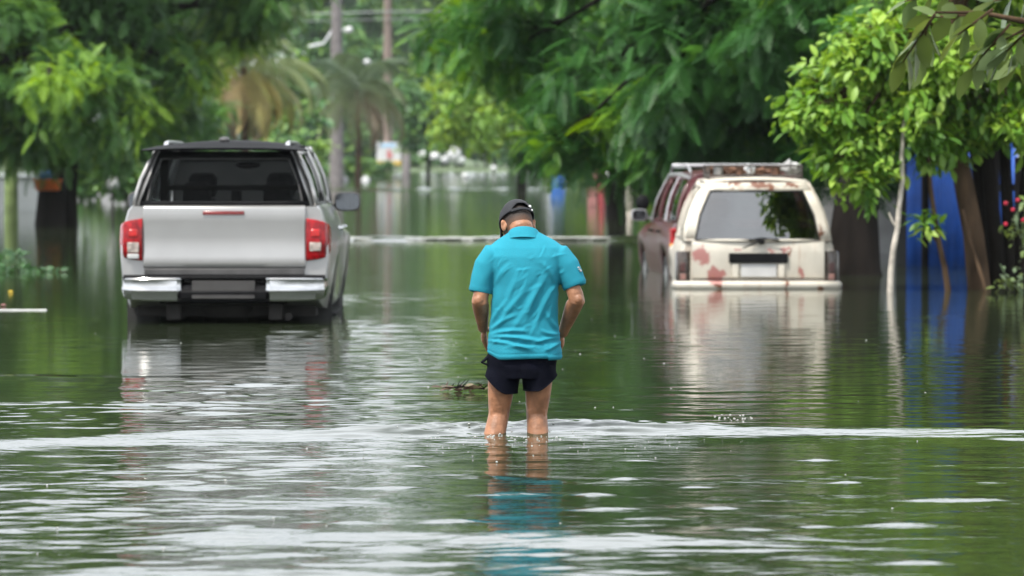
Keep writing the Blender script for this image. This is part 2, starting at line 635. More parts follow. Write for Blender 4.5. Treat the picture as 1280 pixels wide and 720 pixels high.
def build_water():
    rows = [-60, -20, -5, 4, 8, 10.5, 11.5]
    d = 12.0
    while d < 30: rows.append(d); d += 0.024
    while d < 78: rows.append(d); d += min(0.024 + (d - 30) * 0.0034, 0.045 if 71 < d < 73.4 else 9)
    while d < 182:
        rows.append(d); d *= 1.011
    while d < 187: rows.append(d); d += 0.2
    while d < 900: rows.append(d); d *= 1.03
    rows = np.array(rows)
    u = np.linspace(-1, 1, 300)
    out = np.array([400.0, 160, 60, 30])
    D = np.repeat(rows[:, None], len(u) + 8, axis=1)
    X = np.zeros_like(D)
    wd = 0.165 * np.clip(rows, 11, 400)
    X[:, 4:-4] = u[None] * wd[:, None]
    for k in range(4):
        X[:, k] = -out[k] - wd
        X[:, -1 - k] = out[k] + wd
    step = np.maximum(np.gradient(rows)[:, None] + 0 * X, np.repeat((2 * wd / 299)[:, None], X.shape[1], axis=1) * 0.45)
    Z = water_height(X, D, step)
    edge = np.zeros(X.shape[1])
    edge[4:-4] = smooth(0, 0.06, 1 - np.abs(u))
    Z = Z * edge[None] * smooth(11, 12.4, D)
    n, m_ = X.shape
    V = np.stack([X, D, Z], axis=2).reshape(-1, 3)
    idx = np.arange(n * m_).reshape(n, m_)
    Fc = np.stack([idx[:-1, :-1], idx[:-1, 1:], idx[1:, 1:], idx[1:, :-1]], axis=2).reshape(-1, 4)
    me = np_mesh('flood_water', V, Fc)
    o = link('flood_water', me, water_material(), None, True)
    tag(o, kind='structure')


build_water()


# ------------------------------------------------------------------ ground (road bed under the water, rising to a grassy bank far away)
def build_ground():
    ys = np.concatenate([np.linspace(-80, 300, 60), np.linspace(310, 520, 60), np.linspace(560, 1600, 14)])
    xs = np.concatenate([np.linspace(-900, -70, 12), np.linspace(-60, 60, 80), np.linspace(70, 900, 12)])
    Y, X = np.meshgrid(ys, xs, indexing='ij')
    rs = np.random.RandomState(3)
    Z = -0.42 + 0 * X
    # carriageway crown, verges fall away either side
    Z += 0.03 * np.exp(-((X + 2.6) / 4) ** 2)
    rise = smooth(385, 470, Y + 6 * np.sin(X * 0.11) + 4 * np.sin(X * 0.37 + 1))
    Z = Z * (1 - rise) + rise * (0.32 + 0.12 * np.sin(X * 0.13) * np.sin(Y * 0.05) + 0.002 * np.clip(Y - 470, 0, 800))
    V = np.stack([X, Y, Z], axis=2).reshape(-1, 3)
    n, m_ = X.shape
    idx = np.arange(n * m_).reshape(n, m_)
    Fc = np.stack([idx[:-1, :-1], idx[:-1, 1:], idx[1:, 1:], idx[1:, :-1]], axis=2).reshape(-1, 4)
    g = mat('grass_ground', (0.055, 0.10, 0.035), 0.95, var=0.4, vscale=0.4, bump=0.6, bscale=3, col2=(0.10, 0.13, 0.065))
    o = link('ground', np_mesh('ground', V, Fc), g, None, True)
    tag(o, kind='structure')


build_ground()


# ------------------------------------------------------------------ trees
def lobe(base, px, py, d, rpx, ry=None, tint=0.4, rz=None):
    p = at(px, py, d) - Vector(base)
    s = F / d
    r = rpx / s
    return (p.x, p.y, p.z, r, ry if ry else r * 0.9, (rz / s if rz else r * 0.85), tint)


def wl(px, d, z=0.0):
    return Vector(((px - 640) / F * d, d, z))


GB = -0.42            # ground level under the trees
# --- big feathery tree on the left
bA = wl(62, 88, GB)
lA = [lobe(bA, *q) for q in [
    (20, 70, 85, 85, None, .40), (105, 115, 84, 75, None, .42), (50, 165, 86, 55, None, .34), (165, 155, 88, 62, None, .32), (140, 45, 88, 95, None, .28),
    (235, 55, 92, 80, None, .36), (228, 150, 94, 45, None, .36), (-70, 130, 86, 90, None, .35), (310, 5, 90, 62, None, .50), (345, -30, 90, 55, None, .42),
    (100, -90, 88, 140, None, .36), (250, -110, 90, 120, None, .38), (-60, -60, 88, 130, None, .35), (120, -240, 88, 150, None, .4), (-40, -220, 90, 120, None, .4),
    (110, 190, 90, 40, None, .3), (400, -130, 93, 75, None, .4), (470, -230, 94, 90, None, .4), (380, -260, 92, 110, None, .4),
    (60, 105, 82, 26, None, .68), (250, 90, 88, 22, None, .6)]]
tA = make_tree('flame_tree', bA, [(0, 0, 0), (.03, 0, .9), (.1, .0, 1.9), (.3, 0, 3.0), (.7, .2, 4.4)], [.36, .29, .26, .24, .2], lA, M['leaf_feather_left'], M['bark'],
               'big dark feathery leaved tree with two trunks in water left of the pickup', T_FEATHER, 0.42, seed=21, per=10, density=7.2, droop=0.55, clump=0.16,
               group='feathery street trees')
mb = MB()
mb.tube([(.42, .3, 0), (.40, .3, 1.0), (.5, .25, 2.2), (.9, .2, 3.6)], [.17, .14, .12, .1], 10)
mb.build('trunk', M['bark'], tA, angle=60)

# --- big feathery tree over the two right hand vehicles
bB = wl(1066, 50.5, GB)
lB = [lobe(bB, *q) for q in [
    (880, 55, 57, 105, None, .30), (765, 75, 60, 105, None, .34), (950, 140, 58, 75, None, .22), (850, 150, 59, 80, None, .28), (745, 150, 61, 72, None, .36),
    (655, 55, 62, 85, None, .42), (590, 25, 63, 58, None, .52), (693, 188, 60, 36, None, .62), (790, 196, 60, 44, None, .34), (880, 190, 60, 52, None, .26), (985, 185, 58, 50, None, .24),
    (850, -90, 58, 150, None, .36), (680, -90, 61, 120, None, .42), (1010, -50, 56, 130, None, .3), (900, -240, 58, 160, None, .4), (740, -230, 60, 130, None, .4),
    (1040, 80, 57, 80, None, .24), (545, 40, 64, 32, None, .55), (1060, 190, 56, 60, None, .2), (600, -130, 63, 95, None, .42), (560, -240, 64, 100, None, .42), (640, -330, 62, 120, None, .42), (1110, 15, 53, 75, None, .25), (1030, -5, 54, 60, None, .25), (1120, 110, 54, 70, None, .2), (960, 60, 55, 60, None, .3)]]
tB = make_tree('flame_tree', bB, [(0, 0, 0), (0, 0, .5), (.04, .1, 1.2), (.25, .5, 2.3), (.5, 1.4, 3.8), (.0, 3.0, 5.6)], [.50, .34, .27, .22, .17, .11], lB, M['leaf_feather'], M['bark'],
               'dark green feathery tree arching low over the red car and the rusty wagon', T_FEATHER, 0.40, seed=33, per=10, density=7.4, droop=0.55, clump=0.15,
               group='feathery street trees')

# --- bright broad leaved tree at the right
bC = wl(1224, 45.0, GB)
lC = [lobe(bC, *q) for q in [
    (1040, 130, 44.5, 48, None, .62), (1090, 85, 44.5, 62, None, .62), (1062, 52, 44.5, 36, None, .6), (1135, 55, 44.5, 62, None, .58), (1190, 100, 44.6, 70, None, .52),
    (1010, 150, 44.4, 30, None, .66), (1052, 195, 44.4, 38, None, .52), (1078, 235, 44.3, 30, None, .5), (1125, 175, 44.5, 48, None, .46), (1180, 178, 44.8, 36, None, .46),
    (1250, 95, 45, 70, None, .55), (1272, 165, 44.6, 34, None, .6), (1190, -15, 45, 85, None, .5), (1280, -60, 45.5, 110, None, .45), (1330, 60, 45.3, 90, None, .45),
    (1100, 150, 45.2, 60, None, .4), (1200, 150, 45.0, 48, None, .45), (1150, 110, 45.0, 50, None, .5), (1262, 150, 44.9, 44, None, .5), (1020, 110, 44.6, 36, None, .62), (1230, -160, 46, 110, None, .45), (1340, -160, 46, 120, None, .45)]]
tC = make_tree('broad_leaved_tree', bC, [(0, 0, 0), (.0, 0, .45), (-.06, 0, 1.0), (-.2, .05, 1.75), (-.3, .1, 2.4), (-.2, .1, 3.2)], [.16, .125, .112, .105, .095, .07], lC, M['leaf_bright'], M['bark_light'],
               'bright green broad leaved tree with leaning brown trunk in front of the blue shed', T_LEAF, 0.15, seed=44, per=11, density=34, droop=0.55, clump=0.075, spread=0.8, twig=0.25)
mb = MB()
mb.tube([(.22, .1, 0), (.2, .12, .8), (.1, .15, 1.8), (.0, .15, 2.6)], [.10, .085, .075, .06], 9)
mb.build('trunk', M['bark'], tC, angle=60)
for xs_, r_, x2 in ((.34, .085, .30), (.45, .06, .52), (.12, .07, -.02)):
    mb = MB()
    mb.tube([(xs_, .22, 0), (xs_ + .01, .24, .9), (x2, .25, 1.8), (x2 - .1, .25, 2.7)], [r_, r_ * .85, r_ * .75, r_ * .6], 9)
    mb.build('trunk', M['bark'], tC, angle=60)


def sapling(name, base_px, d, pts_px, r, bark, label, leaves):
    b = wl(base_px, d, GB)
    root = empty(name, b, label, 'sapling')
    pts = [Vector((0, 0, 0))] + [at(x, y, d) - b for x, y in pts_px]
    rad = [r * (1 - 0.45 * i / len(pts)) for i in range(len(pts))]
    m_ = MB()
    m_.tube(pts, rad, 8)
    tw = pts[len(pts) // 2]
    m_.tube([tw, tw + Vector((-.05, 0, .06)), tw + Vector((-.09, .02, .16))], [r * .5, r * .4, r * .25], 6)
    m_.build('trunk', bark, root, angle=60)
    ls = [lobe(b, *q) for q in leaves]
    foliage('crown', ls, M['leaf_bright'], root, T_LEAF, 0.14, 9, 22, 0.8, 0.5, 0.06, int(base_px), 0.6)
    return root


sapling('sapling', 1113, 44.2, [(1113, 362), (1114, 338), (1117, 310), (1122, 285), (1124, 255), (1128, 225), (1127, 195), (1130, 150)], .036, M['bark_pale'],
        'slender pale barked sapling standing in the water right of the rusty wagon', [(1128, 165, 44.2, 30, None, .55), (1115, 205, 44.2, 16, None, .6), (1140, 130, 44.2, 30, None, .55)])
sapling('sapling', 1185, 44.4, [(1185, 362), (1181, 335), (1174, 305), (1168, 270), (1163, 235), (1160, 195)], .036, M['bark_light'],
        'thin leaning brown sapling with one leafy tuft in front of the blue shed', [(1158, 280, 44.3, 15, None, .45), (1160, 190, 44.4, 28, None, .5)])
# bare pole leaning against the trunk
b = wl(1246, 44.3, GB)
mb = MB()
p0, p1 = Vector((0, 0, 0)), at(1203, 262, 44.75) - b
mb.tube([p0, p0.lerp(p1, .4) + Vector((.01, 0, 0)), p0.lerp(p1, .75) + Vector((-.012, 0, 0)), p1], [.022, .021, .019, .016], 7)
o = mb.build('stick', M['bark_light'], None)
o.location = b
tag(o, 'long bare stick leaning against the brown trunk at the right', 'stick')

# --- near tree: only one limb of it hangs into the frame top right
bN = Vector((3.3, 16.6, -0.42))
rootN = empty('almond_tree', bN, 'overhanging branch with big olive leaves close to camera in the top right corner', 'tree')


def near_leaves():
    rs = np.random.RandomState(8)
    P, Dv, S, T = [], [], [], []
    tw = []
    def spray(px, py, d, px2, py2, n, sz, tint, drop):
        a, b_ = at(px, py, d), at(px2, py2, d + .1)
        tw.append((a, b_))
        for i in range(n):
            t = (i + 0.6) / n
            p = a.lerp(b_, t)
            sg = 1 if i % 2 else -1
            ax = (b_ - a).normalized()
            side = Vector((-ax.z, 0, ax.x)) * sg
            dv = ax * 0.7 + side * 0.75 + Vector((0, rs.normal(0, .45), -drop))
            if i == n - 1: dv = ax + Vector((0, 0, -drop * .6))
            P.append(p); Dv.append(dv); S.append(sz * (0.8 + .4 * rs.rand())); T.append(tint + rs.normal(0, .13))
    spray(1225, 18, 16.2, 1160, 22, 6, .13, .45, .35)
    spray(1168, 18, 16.1, 1128, 78, 9, .135, .55, .55)
    spray(1160, 25, 16.3, 1150, 70, 6, .13, .55, .6)
    spray(1290, 32, 16.2, 1235, 60, 6, .14, .3, .4)
    spray(1282, 40, 16.0, 1252, 70, 6, .14, .75, .45)
    spray(1262, 30, 16.2, 1212, 88, 7, .12, .4, .6)
    spray(1240, 12, 16.0, 1195, 45, 5, .13, .5, .5)
    spray(1300, -10, 16.3, 1240, 2, 6, .14, .85, .4)
    spray(1200, -10, 16.3, 1130, 2, 7, .13, .45, .4)
    spray(1300, 55, 16.3, 1265, 85, 4, .13, .35, .5)
    P = np.array([p - bN for p in P]); Dv = np.array(Dv); S = np.array(S); T = np.clip(np.array(T), 0, 1)
    return P, Dv, S, T, tw


P, Dv, S, T, tw = near_leaves()
lN = [lobe(bN, 1480, -150, 16.5, 170, None, .45), lobe(bN, 1700, -60, 16.8, 190, None, .45), lobe(bN, 1600, -420, 17, 260, None, .5), lobe(bN, 1850, -350, 16.5, 240, None, .5)]
P2, O2, T2 = crown_points(lN, 22, np.random.RandomState(4))
rs = np.random.RandomState(9)
k = 8
P2 = np.repeat(P2, k, 0) + rs.normal(0, .06, (len(P2) * k, 3))
D2 = np.repeat(O2, k, 0) * .5 + rs.normal(0, .8, (len(O2) * k, 3))
D2[:, 2] -= .4
V1, F1, t1 = scatter(tmpl_leaf(0.5, 0.06, 0.15), np.concatenate([P, P2]), np.concatenate([Dv, D2]), np.concatenate([S, .12 * (.7 + .6 * rs.rand(len(P2)))]),
                     np.concatenate([T, np.clip(np.repeat(T2, k), 0, 1)]), 0.5, rs)
link('crown', np_mesh('crown', V1, F1, t1), M['leaf_near'], rootN, True)
mb = MB()
mb.tube([(0, 0, 0), (-.03, 0, 1), (-.1, 0, 2), (-.15, 0, 2.6)], [.16, .13, .11, .09], 12)
for lb in lN:
    c = Vector(lb[:3])
    mb.tube([(-.15, 0, 2.5), Vector((-.15, 0, 2.5)).lerp(c, .5) + Vector((0, 0, .1)), c], [.06, .045, .015], 8)
ents = [at(1330, 30, 16.4) - bN, at(1275, 26, 16.2) - bN, at(1225, 16, 16.2) - bN, at(1168, 16, 16.15) - bN]
mb.tube([(-.1, 0, 2.1)] + ents, [.05, .022, .012, .008, .004], 7)
for a, c in tw:
    mb.tube([a - bN, a.lerp(c, .5) - bN, c - bN], [.006, .005, .003], 5)
mb.build('trunk', M['bark_light'], rootN, angle=60)


# --- further feathery trees up the street (copies, each turned and scaled)
def far_base(px, d): return wl(px, d, GB)


def street_feather():
    rs_ = np.random.RandomState(77)
    ls = []
    for i in range(17):
        a = i * 2.4
        zz_ = 2.6 + 5.6 * ((i * 7) % 17) / 17
        q = 2.3 * (1 - ((zz_ - 4.0) / 6.5) ** 2) * rs_.uniform(.55, 1.1)
        ls.append((q * math.cos(a), q * math.sin(a), zz_, rs_.uniform(1.0, 1.5), rs_.uniform(1.0, 1.5), rs_.uniform(.8, 1.15), rs_.uniform(.25, .5)))
    return make_tree('flame_tree', (0, 0, 0), [(0, 0, 0), (.05, 0, 1.0), (0, .05, 2.2), (.1, 0, 3.6)], [.3, .24, .22, .17], ls, M['leaf_feather'], M['bark'], 'x', T_FEATHER, 0.5, seed=78,
                     per=10, density=4.6, droop=.55, clump=.16, zmin=1.35, group='feathery street trees')


tG = street_feather()
gs = [(-60, 108, .95, 'feathery tree at the left picture edge behind the pair of dark trunks'), (165, 140, .9, 'feathery tree just left of the pickup cab, behind the white bag'),
      (772, 97, .85, 'feathery tree whose dark trunk stands right of the red post'), (905, 76, 1.0, 'feathery tree deep in shade directly behind the red car'),
      (1000, 66, .95, 'feathery tree deep in shade directly behind the wagon roof'), (1145, 72, 1.0, 'dark feathery tree behind the blue shed'), (1300, 60, 1.0, 'dark feathery tree behind the picket fence'),
      (815, 130, 1.0, 'far feathery tree with its crown just above the red car mirror'), (745, 190, 1.0, 'farthest feathery tree behind the blue barrel'), (60, 170, 1.1, 'far feathery tree behind the pale wall')]
for i, (px, d, s_, lab) in enumerate(gs):
    if i == 0:
        tG.location = far_base(px, d); tG.scale = (s_,) * 3; tG['label'] = lab
    else:
        copy_tree(tG, far_base(px, d), i * 1.1, s_, lab)

# --- lime green tree
bD = wl(652, 185, GB)
lD = [lobe(bD, *q) for q in [(585, 140, 180, 42, None, .62), (572, 100, 182, 30, None, .66), (610, 100, 185, 45, None, .5), (625, 160, 184, 38, None, .42), (640, 60, 186, 60, None, .45), (665, 120, 188, 50, None, .4),
                            (600, 10, 188, 60, None, .45), (560, 165, 180, 22, None, .6), (690, 20, 188, 70, None, .4), (640, -70, 188, 80, None, .45)]]
tD = make_tree('round_leaved_tree', bD, [(0, 0, 0), (0, 0, 1.2), (-.1, 0, 2.6), (-.3, 0, 4.2)], [.25, .2, .18, .14], lD, M['leaf_lime'], M['bark'],
               'yellow green tree hanging over the water behind the walking man', T_BROAD, 0.42, seed=55, per=9, density=2.2, droop=0.4, clump=0.25, zmin=1.0)

# --- tall trees across the end of the street
bE = Vector((0, 0, 0))
def tall(seed, label, m):
    rs = np.random.RandomState(seed)
    ls = []
    for i in range(15):
        zz_ = rs.uniform(3.0, 19)
        rr = 4.2 * math.sin(PI * min(1, (zz_ + 4) / 26)) + 0.5
        a = rs.uniform(0, 2 * PI)
        q = rs.uniform(0.2, 1.0)
        ls.append((rr * q * math.cos(a), rr * q * math.sin(a), zz_, rs.uniform(1.8, 3.1), rs.uniform(1.8, 3.1), rs.uniform(1.5, 2.6), rs.uniform(.2, .6)))
    return make_tree('tall_tree', (0, 0, 0), [(0, 0, 0), (.1, 0, 4), (0, .1, 9), (.1, 0, 14)], [.45, .36, .28, .16], ls, m, M['bark'], label, T_BROAD, 0.85, seed=seed,
                     per=9, density=1.25, droop=0.3, clump=0.5, zmin=0.5, twig=.15, group='tall trees across the end of the street')


tt = [tall(61, 'x', M['leaf_far']), tall(62, 'x', M['leaf_far']), tall(63, 'x', M['leaf_far'])]
spots = [(395, 470, 0, 1.0, 'tall hazy tree left of the two utility poles, above the palm'), (455, 500, 1, 1.1, 'tall hazy tree between the two utility poles'),
         (520, 480, 2, 1.05, 'tall hazy tree right of the pole with the white sign'), (575, 500, 0, 1.0, 'tall hazy tree above the white lumps on the far bank'),
         (640, 470, 1, 1.0, 'tall hazy tree straight behind the walking man'), (340, 490, 2, 1.1, 'tall hazy tree above the right corner of the pickup cab'),
         (270, 460, 0, 1.0, 'tall hazy tree above the middle of the pickup cab'), (710, 490, 2, 1.1, 'tall hazy tree behind the blue barrel'),
         (200, 480, 1, 1.1, 'tall hazy tree above the left corner of the pickup cab'), (790, 480, 0, 1.1, 'tall hazy tree behind the red post'),
         (485, 560, 0, 1.25, 'tallest and farthest hazy tree in the gap behind the sign pole'), (425, 570, 2, 1.3, 'farthest hazy tree behind the thick concrete pole'),
         (550, 570, 1, 1.25, 'farthest hazy tree in the gap left of the lime tree')]
for i, (px, d, kk, s_, lab) in enumerate(spots):
    z0 = 0.15
    if i < 0: continue
    used_first = [j for j in range(i) if spots[j][2] == kk]
    if not used_first:
        o = tt[kk]
        o.location = wl(px, d, z0)
        o.rotation_euler = (0, 0, i * 1.3)
        o.scale = (s_ * 1.1, s_ * 1.1, s_ * 1.4)
        o['label'] = lab
    else:
        copy_tree(tt[kk], wl(px, d, z0), i * 1.3, (s_ * 1.1, s_ * 1.1, s_ * 1.4), lab)

# --- mid distance trees inside the gap
def mid_tree(px, d, lobes, label, m, seed, tr=.16):
    b_ = wl(px, d, GB)
    ls = [lobe(b_, *q) for q in lobes]
    hgt = max(l_[2] for l_ in ls) * .7
    return make_tree('street_tree', b_, [(0, 0, 0), (.05, 0, hgt * .4), (0, .05, hgt)], [tr, tr * .8, tr * .6], ls, m, M['bark'], label, T_BROAD, 0.55, seed=seed, per=9, density=1.6, droop=.35, clump=.3, zmin=.6,
                     group='smaller trees along the far kerbs')


mid_tree(535, 285, [(530, 140, 285, 34, None, .40), (560, 165, 283, 26, None, .42), (515, 175, 285, 22, None, .35), (545, 105, 287, 34, None, .38), (575, 120, 287, 30, None, .4), (510, 120, 290, 26, None, .35)],
         'mid green tree right of the white sign over the far bank', M['leaf_far'], 71)
mid_tree(345, 215, [(345, 135, 215, 28, None, .3), (365, 165, 214, 24, None, .38), (330, 165, 216, 26, None, .3), (370, 115, 218, 28, None, .3), (350, 90, 220, 30, None, .35), (390, 150, 216, 20, None, .35)],
         'dull green tree beside the yellowing palm above the pickup', M['leaf_far'], 72)
mid_tree(250, 165, [(240, 140, 165, 30, None, .32), (215, 165, 166, 30, None, .3), (262, 165, 164, 22, None, .36), (235, 105, 168, 34, None, .3), (200, 130, 168, 36, None, .3)],
         'blue green tree between the feathery tree and the yellowing palm', M['leaf_far'], 73)
mid_tree(470, 395, [(440, 100, 395, 34, None, .35), (475, 70, 396, 36, None, .4), (510, 95, 397, 34, None, .36), (455, 30, 398, 34, None, .35), (500, 25, 398, 34, None, .4), (430, 140, 394, 26, None, .4), (500, 150, 394, 26, None, .35), (480, -20, 400, 40, None, .4)],
         'broad hazy tree standing between and behind the two utility poles', M['leaf_far'], 75)
mid_tree(405, 330, [(400, 80, 330, 26, None, .4), (385, 110, 330, 24, None, .35), (420, 50, 332, 30, None, .35), (390, 40, 332, 30, None, .4), (440, 90, 335, 26, None, .3)],
         'small hazy tree just left of the thick concrete pole', M['leaf_far'], 74)


# --- shrubs along both kerbs
def shrub(seed):
    rs = np.random.RandomState(seed)
    ls = [(rs.normal(0, .6), rs.normal(0, .5), rs.uniform(.6, 1.3), rs.uniform(.5, .8), rs.uniform(.5, .8), rs.uniform(.4, .6), rs.uniform(.35, .65)) for _ in range(6)]
    root = empty('shrub', (0, 0, 0), 'x', 'shrub', 0, 'shrubs along the flooded kerbs')
    o, P = foliage('crown', ls, M['leaf_far'], root, T_BROAD, .26, 8, 7, .9, .2, .12, seed, .3)
    m_ = MB()
    for l_ in ls:
        m_.tube([(l_[0] * .1, l_[1] * .1, 0), (l_[0] * .6, l_[1] * .6, l_[2] * .5), l_[:3]], [.035, .025, .01], 5)
    m_.build('stem', M['bark'], root)
    return root


sh = [shrub(81), shrub(82)]
sspots = [(402, 268, 1.3, 'bright shrub on the left kerb behind the pickup mirror'), (440, 285, 1.15, 'bright shrub under the drooping palm'), (465, 300, 1.0, 'low shrub at the foot of the sign pole'),
          (375, 240, 1.5, 'leafy shrub right of the pickup roof, at its cab corner'), (330, 200, 1.7, 'shrub hidden behind the pickup cab'), (180, 128, 1.2, 'shrub left of the pickup, by the white bag'),
          (118, 140, 1.2, 'shrub against the pale wall at the left'), (720, 250, 1.3, 'shrub behind the blue barrel'), (800, 150, 1.3, 'shrub behind the pale post by the red car'),
          (840, 118, 1.3, 'dark shrub in front of the red car mirror'), (700, 330, 1.6, 'far shrub left of the blue barrel'), (905, 100, 1.4, 'shrub behind the red car roof'), (405, 462, 3.2, 'big far shrub at the foot of the thick concrete pole'), (455, 470, 3.0, 'big far shrub left of the white sign'), (520, 466, 3.0, 'big far shrub right of the white sign'),
          (560, 474, 3.4, 'big far shrub behind the white sacks'), (605, 468, 3.1, 'big far shrub right of the white sacks'), (650, 472, 3.3, 'big far shrub straight behind the walking man'), (1000, 90, 1.5, 'shrub hidden behind the rusty wagon')]
for i, (px, d, s_, lab) in enumerate(sspots):
    if i < 2:
        o = sh[i]
        o.location = wl(px, d, GB)
        o.scale = (s_,) * 3
        o['label'] = lab
    else:
        copy_tree(sh[i % 2], wl(px, d, GB), i * .9, s_, lab)


# --- palms
def palm(px, d, cy, fl, m, label, seed, dry=0, nf=20, trunk_r=.14):
    b_ = wl(px, d, GB)
    root = empty('palm_tree', b_, label, 'palm')
    top = at(px, cy, d) - b_
    rs = np.random.RandomState(seed)
    m_ = MB()
    m_.tube([(0, 0, 0), (.06, 0, top.z * .4), (.03, 0, top.z * .8), top], [trunk_r * 1.3, trunk_r, trunk_r * .9, trunk_r * .8], 10)
    m_.build('trunk', M['bark_light'], root, angle=60)
    tv, tf = [], []
    for kk in range(26):                                  # one frond: arching rachis with hanging leaflets
        t = .1 + .9 * kk / 25
        y = math.sin(t * 1.75) / 1.2
        z = .28 * t - .95 * t * t * .9
        ln = .30 * math.sin(PI * (.2 + .72 * t))
        for sg in (-1, 1):
            bb = len(tv)
            tv += [(0, y - .014, z), (0, y + .014, z), (sg * ln * .55, y + .04 + .012, z - ln * .35), (sg * ln * .55, y + .04 - .012, z - ln * .35), (sg * ln * .75, y + .07, z - ln * .95)]
            tf += [(bb, bb + 1, bb + 2, bb + 3), (bb + 3, bb + 2, bb + 4, bb + 4)]
    tv = np.array(tv)
    quads = np.array(tf)
    n_ = nf
    az = np.arange(n_) * 2.399 + rs.normal(0, .2, n_)
    el = np.linspace(1.0, -.55, n_) + rs.normal(0, .08, n_)
    dirs = np.stack([np.cos(az) * np.cos(el), np.sin(az) * np.cos(el), np.sin(el)], 1)
    pos = np.tile(np.array(top), (n_, 1)) + rs.normal(0, .05, (n_, 3))
    tint = np.clip(np.linspace(.15, .9, n_) + rs.normal(0, .12, n_), 0, 1)
    V, Fc, T_ = scatter((tv, quads), pos, dirs, fl * (.8 + .35 * rs.rand(n_)), tint, .12, rs)
    Fl = [tuple(dict.fromkeys(f)) for f in Fc.tolist()]
    me = bpy.data.meshes.new('crown')
    me.from_pydata(V.tolist(), [], Fl)
    a = me.attributes.new('tint', 'FLOAT', 'POINT')
    a.data.foreach_set('value', T_.astype(np.float32))
    link('crown', me, m, root, True)
    if dry:
        n_ = dry
        az = rs.uniform(0, 2 * PI, n_)
        el = rs.uniform(-.9, -.5, n_)
        dirs = np.stack([np.cos(az) * np.cos(el), np.sin(az) * np.cos(el), np.sin(el)], 1)
        V, Fc, T_ = scatter((tv, quads), np.tile(np.array(top) - np.array([0, 0, .15]), (n_, 1)), dirs, fl * (.7 + .3 * rs.rand(n_)), rs.rand(n_), .12, rs)
        me = bpy.data.meshes.new('dead_fronds')
        me.from_pydata(V.tolist(), [], [tuple(dict.fromkeys(f)) for f in Fc.tolist()])
        a = me.attributes.new('tint', 'FLOAT', 'POINT')
        a.data.foreach_set('value', T_.astype(np.float32))
        o = link('dead_fronds', me, M['leaf_dry'], root, True)
        o['label'] = 'hanging brown dead fronds'
    return root


palm(305, 150, 84, 2.7, M['leaf_palm'], 'yellowing palm with drooping brown fronds above the pickup cab', 91, dry=9, nf=22)
palm(447, 230, 112, 3.5, M['leaf_palm_dull'], 'green drooping palm in front of the thick concrete pole', 92, dry=2, nf=26)
# ================================================================== VEHICLES
M['silver'] = mat('silver_paint', (0.34, 0.335, 0.33), 0.33, 0.55, var=0.05, vscale=2.5, coat=0.5)
M['chrome'] = mat('chrome', (0.50, 0.50, 0.50), 0.17, 1.0, var=0.05, vscale=8, bump=0.04, bscale=6)
M['black_plastic'] = mat('black_plastic', (0.005, 0.005, 0.006), 0.65, spec=0.10, var=0.3, vscale=9)
M['grey_plastic'] = mat('grey_plastic', (0.055, 0.053, 0.054), 0.55, var=0.25, vscale=7)
M['rubber'] = mat('rubber', (0.018, 0.018, 0.018), 0.8, var=0.3, vscale=12, bump=0.3, bscale=50)
M['underbody'] = mat('underbody', (0.016, 0.014, 0.013), 0.85, var=0.4, vscale=8)
M['seat'] = mat('seat_fabric', (0.025, 0.025, 0.028), 0.9, var=0.3, vscale=20)
M['red_lens'] = mat('red_lens', (0.24, 0.003, 0.006), 0.22, var=0.5, vscale=26, coat=0.1, spec=0.3, stretch=(1, 1, .5))
M['dark_red_lens'] = mat('dark_red_lens', (0.16, 0.012, 0.012), 0.25, var=0.2, coat=0.4)
M['clear_lens'] = mat('clear_lens', (0.30, 0.25, 0.22), 0.15, var=0.35, vscale=30, coat=0.6)
M['amber_lens'] = mat('amber_lens', (0.75, 0.30, 0.03), 0.2, var=0.15, coat=0.5)
M['smoke_lens'] = mat('smoke_lens', (0.045, 0.034, 0.028), 0.25, var=0.4, vscale=18, coat=0.3)
M['rim'] = mat('rim_metal', (0.30, 0.30, 0.30), 0.4, 0.8, var=0.1)
M['mirror_glass'] = mat('mirror_glass', (0.13, 0.14, 0.15), 0.08, 1.0, var=0.03)
M['glass_dark'] = glass('tinted_glass', (0.30, 0.33, 0.33), 1.35)
M['glass_clear'] = glass('windscreen_glass', (0.82, 0.88, 0.86), 1.3)
M['glass_mid'] = glass('car_glass', (0.28, 0.33, 0.33), 1.7)
M['maroon'] = mat('maroon_paint', (0.065, 0.010, 0.012), 0.28, 0.0, var=0.2, vscale=3, coat=0.15, spec=0.35)
M['plate'] = mat('blank_plate', (0.42, 0.42, 0.42), 0.5, var=0.12, vscale=5)
M['trim_pale'] = mat('pale_trim', (0.42, 0.42, 0.44), 0.3, 0.4, var=0.08, coat=0.3)


